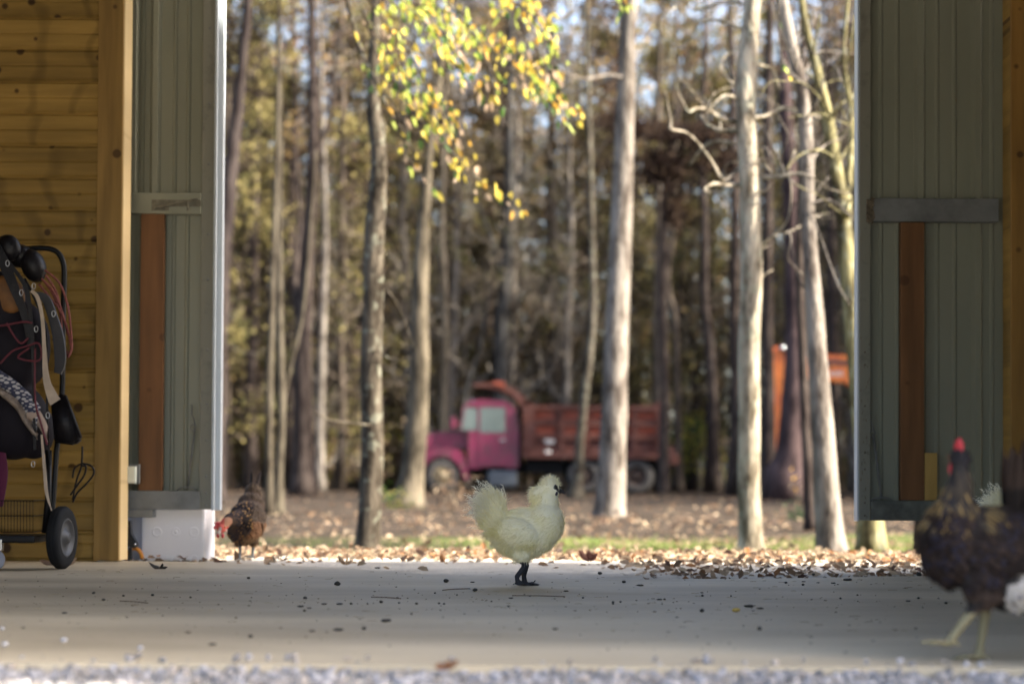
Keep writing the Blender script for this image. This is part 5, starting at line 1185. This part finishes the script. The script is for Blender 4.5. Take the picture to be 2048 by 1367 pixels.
# ================================================================== SADDLE STAND AT THE LEFT EDGE
SY = 6.95; ss = SY/F
def S(px, py, dy=0): v = P(px, py, SY); return Vector((v.x, SY+dy, v.z))
M_tube = mat('black_powder_coat', (.006, .006, .007), .4, spec=.2)
M_leather = mat('black_leather', (.007, .006, .008), .42, var=.3, scale=30, bump=.15, spec=.22)
M_brownl = mat('brown_rough_leather', (.20, .085, .02), .7, var=.5, scale=12)
st = thing('saddle_cart', 'black tube saddle stand on wheels with a wire basket at the left edge', 'cart', (S(60, 1125).x, SY, 0))
b = MB(); hp = [S(-60, 492, .12), S(20, 490, .12), S(70, 488, .12), S(97, 495, .12), S(110, 515, .12), S(113, 545, .12), S(111, 620, .12), S(108, 800, .12), S(100, 900, .10), S(96, 1000, .08), S(92, 1060, .06)]
b.tube([Vector(q) for q in curve([tuple(v) for v in hp], 4)], .0105, 10)
b.tube([S(-60, 492, .12), S(-64, 800, .12), S(-60, 1060, .1)], .0105, 10)
b.tube([S(100, 900, -.02), S(99, 1000, -.02), S(92, 1065, -.02)], .012, 10); b.build('frame', M_tube, st, smooth=True)
b = MB(); b.cbox(tuple(S(-80, 1082, -.14)), tuple(S(88, 1068, .10)), .007); b.build('base_tray', M_tube, st)
b = MB()
for k in range(11): b.tube([S(15+6.2*k, 1000, -.08), S(15+6.2*k, 1062, -.08)], .0012, 5)
for k in range(-8, 2): b.tube([S(15+6.2*k, 1000, -.08), S(15+6.2*k, 1062, -.08)], .0012, 5)
for py in (1000, 1030, 1062): b.tube([S(-40, py, -.08), S(78, py, -.08), S(78, py, .08)], .0020, 6)
b.build('wire_basket', M_tube, st)
# big pneumatic wheel, its axle turned towards picture right
def swheel(c, r, w_, axis):
    b = MB(); b.lathe([(r*.62, -w_/2), (r*.80, -w_*.52), (r*.93, -w_*.44), (r, -w_*.22), (r*.985, -w_*.16), (r, -w_*.1), (r, w_*.1), (r*.985, w_*.16), (r, w_*.22), (r*.93, w_*.44), (r*.80, w_*.52), (r*.62, w_/2)], c, axis, 40)
    t_ = b.build('wheel', mat('rubber_tyre', (.012, .013, .015), .75, spec=.15, var=.3, scale=20), st, smooth=True)
    q = MB(); q.lathe([(r*.63, w_*.42), (r*.60, w_*.5), (r*.56, w_*.46), (r*.50, w_*.25), (r*.25, w_*.30), (r*.16, w_*.62), (0, w_*.64)], c, axis, 28); q.lathe([(r*.63, -w_*.45), (0, -w_*.3)], c, axis, 28)
    q.build('rim', mat('grey_wheel_hub', (.05, .053, .06), .5, metal=.3), t_, smooth=True)
wc = S(124, 1062, 0); swheel((wc.x, SY, .118), .118, .046, Vector((.991, -.13, 0)))
b = MB(); b.tube([S(0, 1066, -.12), S(12, 1072, -.12)], .008, 8)
b.cbox(tuple(S(4, 1098, -.145)), tuple(S(25, 1075, -.115)), .003); b.tube([S(12, 1075, -.13), S(14, 1050, -.13)], .006, 8); b.box(tuple(S(16, 1115, -.15)), tuple(S(20, 1090, -.145))); cs = b.build('caster', M_chrome, st, smooth=False)
cw = S(10, 1112, -.13); b = MB(); b.lathe([(0, -.013), (.030, -.013), (.036, -.009), (.038, 0), (.036, .009), (.030, .013), (0, .013)], (cw.x, SY-.13, .039), (.75, -.66, 0), 28); b.build('caster_wheel', mat('pale_lilac_rubber', (.42, .45, .55), .4), cs, smooth=True)
# saddle
sa = thing('saddle', 'black leather western saddle hung over the stand at the left edge', 'saddle', tuple(S(20, 640)))
b = MB(); b.ell(S(20, 497, -.02), (.046, .035, .052), 3, Matrix.Rotation(R(-25), 3, 'Y')); b.build('cantle', M_leather, sa, smooth=True)
b = MB(); b.ell(S(64, 530, .02), (.046, .05, .066), 3, Matrix.Rotation(R(-22), 3, 'Y')); b.ell(S(35, 510, .03), (.05, .05, .045), 3); b.build('swell', M_leather, sa, smooth=True)
def strap(b, pts, w_, th=.004, ydir=0):
    "flat strap through pixel points (px,py,dy,width scale)"
    cv = curve([tuple(list(p)+[0, 1][len(p)-2:]) if len(p) < 4 else tuple(p) for p in pts], 5); W = [S(q[0], q[1], q[2]) for q in cv]; n_ = len(W); vs = []
    for i, p in enumerate(W):
        t = (W[min(i+1, n_-1)]-W[max(0, i-1)]).normalized(); s_ = t.cross(Vector((ydir, 1, 0)).normalized()).normalized(); nn = t.cross(s_); h = w_*cv[i][3]/2
        vs += [p-s_*h-nn*th/2, p+s_*h-nn*th/2, p+s_*h+nn*th/2, p-s_*h+nn*th/2]
    fs = [(0, 1, 2, 3), tuple(4*(n_-1)+k for k in (3, 2, 1, 0))]
    for i in range(n_-1):
        for k in range(4): fs.append((4*i+k, 4*i+(k+1) % 4, 4*i+4+(k+1) % 4, 4*i+4+k))
    b.add(vs, fs)
b = MB(); b.ell(S(-30, 640, .06), (.17, .11, .20), 3); b.ell(S(10, 700, .05), (.15, .10, .20), 3, Matrix.Rotation(R(20), 3, 'Y')); b.ell(S(20, 840, .05), (.135, .09, .15), 3); b.ell(S(-20, 600, .04), (.12, .1, .10), 3); b.ell(S(52, 690, .07), (.075, .06, .15), 3); b.ell(S(58, 860, .07), (.08, .06, .11), 3)
vs_, ns_, fs_ = remesh(b, .01, 3); q = MB(); q.v = [tuple(v) for v in vs_]; q.f = fs_; q.c = [(1, 1, 1)]*len(fs_); q.build('seat_skirt', mat('very_dark_leather', (.010, .008, .012), .7, spec=.15), sa, smooth=True)
b = MB(); b.ell(S(20, 590, -.028), (.060, .024, .075), 3, Matrix.Rotation(R(-32), 3, 'Y')); b.build('fender_underside', M_brownl, sa, smooth=True)
b = MB(); strap(b, [(-10, 480, -.07, 1.5), (18, 530, -.075, 1.6), (40, 580, -.08, 1.4), (62, 640, -.08, 1), (72, 700, -.08, .8)], .026); strap(b, [(30, 530, -.085, .6), (62, 575, -.09, .8), (72, 620, -.09, .7), (78, 700, -.09, .6), (82, 900, -.09, .5)], .020)
strap(b, [(58, 560, -.06, .5), (95, 640, -.07, .7), (103, 720, -.07, .5), (104, 850, -.07, .5), (110, 930, -.07, .4)], .016); b.build('straps', M_leather, sa)
b = MB(); strap(b, [(76, 590, -.05, .6), (98, 600, -.05, 1), (112, 635, -.05, 1.1), (124, 680, -.05, 1.35), (127, 725, -.05, 1.3), (122, 748, -.05, .9)], .032, .010, .2); b.build('stirrup_leather', mat('grey_black_leather', (.028, .028, .034), .5, var=.3, scale=20), sa, smooth=False)
b = MB(); strap(b, [(75, 586, -.09, .8), (88, 600, -.095, .9), (98, 640, -.10, .85), (102, 700, -.10, .95), (106, 760, -.10, 1.6), (118, 795, -.10, 2.6), (124, 806, -.10, 3.0)], .015, .004); strap(b, [(98, 870, -.11, .5), (104, 940, -.11, .8), (108, 985, -.11, .8), (118, 1020, -.11, .1)], .014); b.build('latigo_strap', mat('cream_strap', (.42, .33, .25), .6, var=.2, scale=20), sa)
b = MB(); q = [S(*z) for z in ((104, 800, -.03), (132, 786, -.04), (150, 830, -.05), (166, 878, -.04), (150, 890, -.03), (112, 885, -.03))]
bm = bmesh.new(); v0 = [bm.verts.new(v) for v in q]; f0 = bm.faces.new(v0); r_ = bmesh.ops.extrude_face_region(bm, geom=[f0]); [setattr(g_, 'co', g_.co+Vector((0, .05, 0))) for g_ in r_['geom'] if isinstance(g_, bmesh.types.BMVert)]; bmesh.ops.recalc_face_normals(bm, faces=bm.faces); bmesh.ops.bevel(bm, geom=list(bm.edges), offset=.008, segments=3, affect='EDGES'); b.bm(bm)
b.build('stirrup_hood', M_leather, sa, smooth=True)
M_nick = mat('nickel_buckle', (.55, .55, .55), .3, metal=1)
for px, py, dy in ((28, 532, -.09), (56, 590, -.095), (77, 576, -.07), (115, 630, -.06), (109, 832, -.1), (86, 662, -.1), (80, 928, -.1)):
    b = MB(); b.tube([S(px+3.5*math.cos(a), py+6*math.sin(a), dy) for a in [i*math.pi/6 for i in range(13)]], .0012, 6); b.build('buckle', M_nick, sa, smooth=True)
# saddle blanket, woven pale and navy
def blanket_mat():
    m = bpy.data.materials.new('woven_blanket'); m.use_nodes = True; n = m.node_tree; L = n.links; b_ = n.nodes['Principled BSDF']; b_.inputs['Roughness'].default_value = .95
    tc = n.nodes.new('ShaderNodeTexCoord'); mp = n.nodes.new('ShaderNodeMapping'); mp.inputs['Rotation'].default_value = (0, R(-42), 0); mp.inputs['Scale'].default_value = (62, 1, 110); L.new(tc.outputs['Object'], mp.inputs[0])
    ck = n.nodes.new('ShaderNodeTexVoronoi'); ck.inputs['Scale'].default_value = .8; ck.inputs['Randomness'].default_value = .45; L.new(mp.outputs[0], ck.inputs['Vector'])
    cr = n.nodes.new('ShaderNodeValToRGB'); e = cr.color_ramp.elements; e[0].position = .42; e[0].color = (.42, .40, .40, 1); e[1].position = .52; e[1].color = (.03, .035, .07, 1); L.new(ck.outputs['Distance'], cr.inputs[0]); L.new(cr.outputs[0], b_.inputs['Base Color']); return m
bl = thing('saddle_blanket', 'navy and pale woven blanket edge hanging from under the saddle', 'blanket', tuple(S(40, 800)))
def band(edge_a, edge_b, dy, th, m, name, par):
    A_ = curve(edge_a, 6); B_ = curve(edge_b, 6); n_ = len(A_); b = MB(); vs = []
    for a, c in zip(A_, B_):
        for j in range(5):
            u = j/4; vs.append(S(a[0]+(c[0]-a[0])*u, a[1]+(c[1]-a[1])*u, dy-.012*math.sin(u*3.14)+.004*math.sin(a[0]*.2+u*4)))
    N_ = len(vs); vs += [v+Vector((0, th, 0)) for v in vs]; fs = []
    for i in range(n_-1):
        for j in range(4): k = 5*i+j; fs += [(k, k+1, k+6, k+5), (N_+k+5, N_+k+6, N_+k+1, N_+k)]
        fs += [(5*i, 5*i+5, N_+5*i+5, N_+5*i), (5*i+4, N_+5*i+4, N_+5*i+9, 5*i+9)]
    fs += [(0, N_, N_+1, 1), ]
    b.add(vs, fs); return b.build(name, m, par, smooth=True)
band([(-30, 712), (5, 738), (45, 765), (80, 800), (92, 815)], [(-30, 755), (5, 772), (45, 800), (72, 840), (84, 862)], -.085, .012, blanket_mat(), 'woven_edge', bl)
band([(-30, 757), (5, 774), (45, 802), (70, 842), (86, 868)], [(-30, 768), (3, 786), (40, 816), (62, 850), (84, 880)], -.084, .02, mat('fleece_edge', (.34, .27, .22), .95, var=.5, scale=50, bump=.5), 'fleece_edge', bl)
band([(66, 815), (84, 815), (100, 840), (106, 855)], [(66, 838), (84, 850), (98, 870), (106, 885)], -.083, .01, mat('beige_lining', (.34, .26, .21), .9), 'lining', bl)
# ropes
ro = thing('lasso', 'coiled salmon red rope hanging behind the saddle against the pine boards', 'rope', tuple(S(110, 620)))
b = MB()
for pts in ([(90, 540, 0), (118, 565, 0), (134, 605, 0), (141, 650, 0), (143, 690, 0), (136, 715, 0)], [(80, 555, .01), (104, 580, .01), (122, 620, .01), (134, 665, .01), (143, 690, .01), (136, 712, .01), (132, 700, .01)],
            [(88, 548, .02), (106, 575, .02), (116, 605, .02), (120, 640, .02), (118, 690, .02)], [(84, 560, .03), (98, 580, .03), (112, 610, .03), (118, 640, .03), (122, 700, .03)], [(78, 568, .0), (96, 590, 0), (118, 618, 0), (134, 655, 0), (143, 700, 0)]):
    b.tube([S(*q) for q in curve(pts, 6)], .0042, 8)
b.build('coil', mat('salmon_rope', (.26, .07, .055), .8, var=.4, scale=90, bump=.4), ro, smooth=True)
hl = thing('halter', 'dark red nylon halter and lead tangled below the saddle skirt', 'halter', tuple(S(60, 680)))
b = MB()
for pts in ([(-20, 655, -.1), (20, 655, -.1), (60, 648, -.1), (78, 650, -.1)], [(28, 650, -.1), (40, 672, -.1), (56, 690, -.1), (70, 680, -.1)], [(15, 730, -.1), (40, 705, -.1), (70, 695, -.1), (90, 690, -.1), (97, 710, -.1), (88, 725, -.1), (50, 718, -.1), (72, 700, -.1)], [(84, 700, -.1), (84, 800, -.1), (96, 850, -.1), (108, 890, -.1)]):
    b.tube([S(*q) for q in curve(pts, 6)], .0040, 6)
b.build('webbing', mat('maroon_nylon', (.10, .012, .022), .7), hl, smooth=True)
rn_ = thing('bridle', 'black reins looped on the pine wall above the cart wheel', 'bridle', tuple(S(145, 940)))
b = MB()
for pts in ([(140, 890, .2), (138, 930, .2), (128, 960, .2), (120, 1000, .2)], [(140, 925, .2), (158, 930, .2), (164, 945, .2), (150, 965, .2), (130, 985, .2), (120, 1005, .2)], [(142, 930, .18), (150, 932, .18), (146, 950, .18), (132, 970, .18), (118, 990, .18)], [(120, 955, .2), (124, 935, .2), (140, 925, .2)]):
    b.tube([S(*q) for q in curve(pts, 6)], .0038, 8)
b.build('reins', M_leather, rn_, smooth=True)
bg_ = thing('grooming_cloth', 'dark magenta cloth hanging low beside the wire basket at the left edge', 'cloth', tuple(S(10, 960)))
band([(-30, 900), (-28, 950), (-30, 1020)], [(14, 905), (18, 950), (8, 1012)], -.02, .01, mat('dark_magenta_cloth', (.07, .005, .03), .9), 'cloth', bg_)

# ================================================================== DEBRIS ON THE SLAB

rn = random.Random(71); M_drop = mat('dark_droppings', (.035, .032, .028), .85, var=.4, scale=60, bump=.3)
spots_ = [(675, 1170, 13, 'pebble'), (892, 1164, 11, 'pebble'), (950, 1182, 10, 'pebble'), (497, 1157, 7, 'pebble'), (1248, 1165, 8, 'p'), (1200, 1148, 9, 'p'), (1404, 1223, 10, 'p'), (1519, 1259, 10, 'p'), (1838, 1151, 12, 'p'), (187, 1187, 7, 'p'), (207, 1201, 8, 'p'), (247, 1192, 6, 'p'), (305, 1191, 7, 'p'), (381, 1195, 5, 'p'), (610, 1197, 8, 'p'), (601, 1213, 14, 'f'), (618, 1216, 10, 'f'), (609, 1222, 6, 'p'), (648, 1208, 12, 'f'), (679, 1208, 14, 'f'), (702, 1208, 6, 'p'), (762, 1205, 8, 'p'), (735, 1207, 4, 'p'), (798, 1206, 5, 'p'), (833, 1208, 6, 'p'), (878, 1207, 5, 'p'), (888, 1208, 5, 'p'), (870, 1186, 4, 'p'), (914, 1190, 4, 'p'), (983, 1203, 4, 'p'), (1017, 1213, 5, 'p'), (1060, 1192, 4, 'p'), (1022, 1196, 10, 'f'), (1166, 1196, 5, 'p'), (1405, 1192, 6, 'p'), (1404, 1185, 7, 'f'), (1462, 1192, 4, 'p'), (1329, 1199, 5, 'p'), (1319, 1199, 12, 'f'), (1498, 1213, 20, 'f'), (1520, 1217, 14, 'f'), (1241, 1204, 5, 'p'), (1226, 1208, 5, 'p'), (1607, 1163, 8, 'f'), (1572, 1166, 6, 'p'), (1636, 1165, 7, 'f'), (1666, 1166, 10, 'f'), (1695, 1160, 18, 'f'), (1606, 1170, 6, 'p'), (1627, 1150, 7, 'p'), (1837, 1197, 6, 'p'), (1816, 1202, 10, 'f'), (1892, 1207, 7, 'p'), (1681, 1197, 5, 'p'), (1715, 1190, 4, 'p'), (624, 1262, 12, 'f'), (676, 1260, 20, 'f'), (728, 1258, 9, 'p'), (653, 1263, 6, 'f'), (501, 1274, 9, 'p'), (772, 1242, 22, 'f'), (472, 1236, 5, 'p'), (823, 1228, 5, 'p'), (1309, 1223, 8, 'f'), (1226, 1205, 6, 'p'), (129, 1226, 12, 'f'), (376, 1265, 12, 'f'), (425, 1289, 16, 'f'), (46, 1255, 8, 'f'), (1041, 1258, 8, 'f'), (1110, 1258, 12, 'f'), (1622, 1273, 8, 'f'), (755, 1136, 12, 'f'), (1280, 1171, 14, 'f'), (1132, 1182, 10, 'f'), (945, 1164, 9, 'f')]
kk = 0
LABW = ['dark pebble', 'flat dark crumb']
def where(px, py):
    a = 'below the foam box' if 240 < px < 430 else 'below the brown hen' if 430 <= px < 560 else 'left of the white silkie' if 560 <= px < 1000 else 'under the white silkie' if px < 1110 else 'below the pale grey trunk' if px < 1400 else 'below the brightest trunk' if px < 1600 else 'left of the big dark hen' if px < 1860 else 'behind the big dark hen' if px > 1860 else 'in front of the pine wall'
    if px <= 240: a = 'in front of the pine wall'
    r_ = 'near row' if py > 1235 else 'middle row' if py > 1180 else 'far row'
    return a, r_
for px, py, sz, kd in spots_:
    p = floor_pt(px, py); r = sz/2*p.y/F; b = MB()
    if kd == 'f':
        o = b.ell((p.x, p.y, r*.22), (r, r*1.3, r*.26), 2, jit=.16, rnd=rn)
        b.ell((p.x+r*.5, p.y+r*.2, r*.22), (r*.5, r*.6, r*.28), 1, jit=.2, rnd=rn)
    else: b.ell((p.x, p.y, r*.62), (r, r, r*.72), 2, jit=.16, rnd=rn)
    a, r_ = where(px, py)
    o = b.build('crumb' if kd == 'f' else 'pebble', M_drop, smooth=False, origin=(p.x, p.y, 0))
    n1 = 'flat dark crumb' if kd == 'f' else 'small dark pebble'
    tag(o, '%s on the concrete %s, %s' % (n1, a, r_), 'crumb' if kd == 'f' else 'pebble', '%s on the concrete %s, %s' % (n1+'s', a, r_))
# pale stones that strayed on the slab
for px, py, sz in ((281, 1298, 13), (128, 1283, 15), (10, 1291, 14), (5, 1258, 9)):
    p = floor_pt(px, py); b = MB(); r = sz/2*p.y/F; b.ell((p.x, p.y, r*.6), (r, r*.8, r*.7), 2, jit=.12, rnd=rn); o = b.build('stone', mat('pale_stone', (.5, .5, .52), .9, var=.4, scale=80), origin=(p.x, p.y, 0))
    tag(o, {281: 'pale stone on the near concrete below the foam box', 128: 'pale brown stained stone on the near concrete below the pine wall', 10: 'pale stone at the left picture edge near the gravel', 5: 'small pale stone at the left picture edge, farther from the gravel'}[px], 'stone')
p = floor_pt(1472, 1223); b = MB(); b.ell((p.x, p.y, .006), (.011, .008, .006), 2, jit=.08, rnd=rn); tag(b.build('grain', mat('yellow_grain', (.50, .34, .08), .6), origin=(p.x, p.y, 0)), 'yellow brown lump of feed on the concrete left of the dark hen', 'feed')
for (xa_, ya, xb2, yb2, lb) in ((742, 1194, 802, 1197, 'thin brown straw lying left of the white silkie'), (1024, 1191, 1130, 1193, 'long thin straw lying just below the silkie feet'), (240, 1202, 296, 1206, 'curved pale straw on the concrete below the foam box'), (885, 1180, 940, 1177, 'thin curved stem behind the pebble left of the silkie')):
    A_ = floor_pt(xa_, ya); B_ = floor_pt(xb2, yb2); b = MB(); m_ = A_.lerp(B_, .5)+Vector((0, .01, .001)); b.tube([A_+Vector((0, 0, .0015)), m_+Vector((0, 0, .001)), B_+Vector((0, 0, .0015))], .0014, 5); tag(b.build('straw', mat('dry_straw', (.12, .08, .05), .8), origin=tuple(A_)), lb, 'straw')
def dead_leaf(px, py, sz, lb, col, up=.5, z=0, on=None):
    p = on or floor_pt(px, py); r = sz*p.y/F; b = MB(); q = random.Random(px); b.col = col
    for k in range(5):
        a = k*1.25+q.uniform(-.3, .3); d = Vector((math.cos(a), math.sin(a)*.6, up*q.uniform(.3, 1.4))); vane(b, Vector((p.x, p.y, p.z+.004)), d, Vector((0, -.6, .8)), r*q.uniform(.4, .65), r*.16, .5*q.uniform(-1, 1), col, tuple(c*1.2 for c in col), 4)
    o = b.build('dead_leaf', M_leaf, colors=True, origin=tuple(p)); tag(o, lb, 'leaf'); return o
dead_leaf(893, 1340, 46, 'curled brown leaf lying on the gravel in front', (.26, .13, .07), 1.0, on=P(893, 1340, 3.3))
dead_leaf(110, 1129, 60, 'crumpled dry brown leaf beside the big cart wheel', (.20, .13, .09), .5); dead_leaf(128, 1130, 50, 'curled pale brown leaf just right of the big cart wheel foot', (.30, .22, .16), .4)
dead_leaf(1178, 1122, 46, 'dark red brown leaf standing up right of the silkie', (.16, .07, .05), 1.3); dead_leaf(318, 1137, 34, 'small dark curled leaf on the concrete below the foam box', (.04, .035, .03), .2)
dead_leaf(690, 1129, 34, 'crinkled tan leaf on the pale apron left of the silkie tail', (.35, .25, .16), .8); dead_leaf(1058, 1170, 34, 'flat dark leaf scrap under the silkie toes', (.03, .028, .025), .05)

b = MB(); rn = random.Random(90)
for k in range(520):
    y = rn.uniform(3.7, 6.9) if k > 200 else rn.gauss(5.2, .3); x = rn.uniform(-.30*y, .30*y); r = rn.uniform(.0007, .0022); c = rn.uniform(.03, .12); b.col = (c, c*.85, c*.65)
    b.ell((x, y, r*.5), (r*rn.uniform(.8, 2.4), r, r*.6), 1, jit=.2, rnd=rn)
tag(b.build('dust_specks', mat('dust_specks', rough=.9, attr=True), colors=True), kind='stuff', label='fine dark specks and chaff strewn over the concrete', cat='dust')
b = MB()
for k in range(170):
    y = rn.uniform(4.2, 6.9); x = rn.uniform(-.30*y, .30*y); a = rn.uniform(-.5, .5); l = rn.uniform(.008, .03); b.col = rn.choice(((.30, .24, .14), (.16, .11, .06), (.38, .32, .2)))
    d = Vector((math.cos(a), math.sin(a), 0)); p = Vector((x, y, .0012)); b.tube([p, p+d*l*.5+Vector((0, 0, .0008)), p+d*l], .0006, 4)
tag(b.build('chaff', mat('straw_chaff', rough=.9, attr=True), colors=True), kind='stuff', label='short bits of dry hay scattered over the concrete', cat='hay')
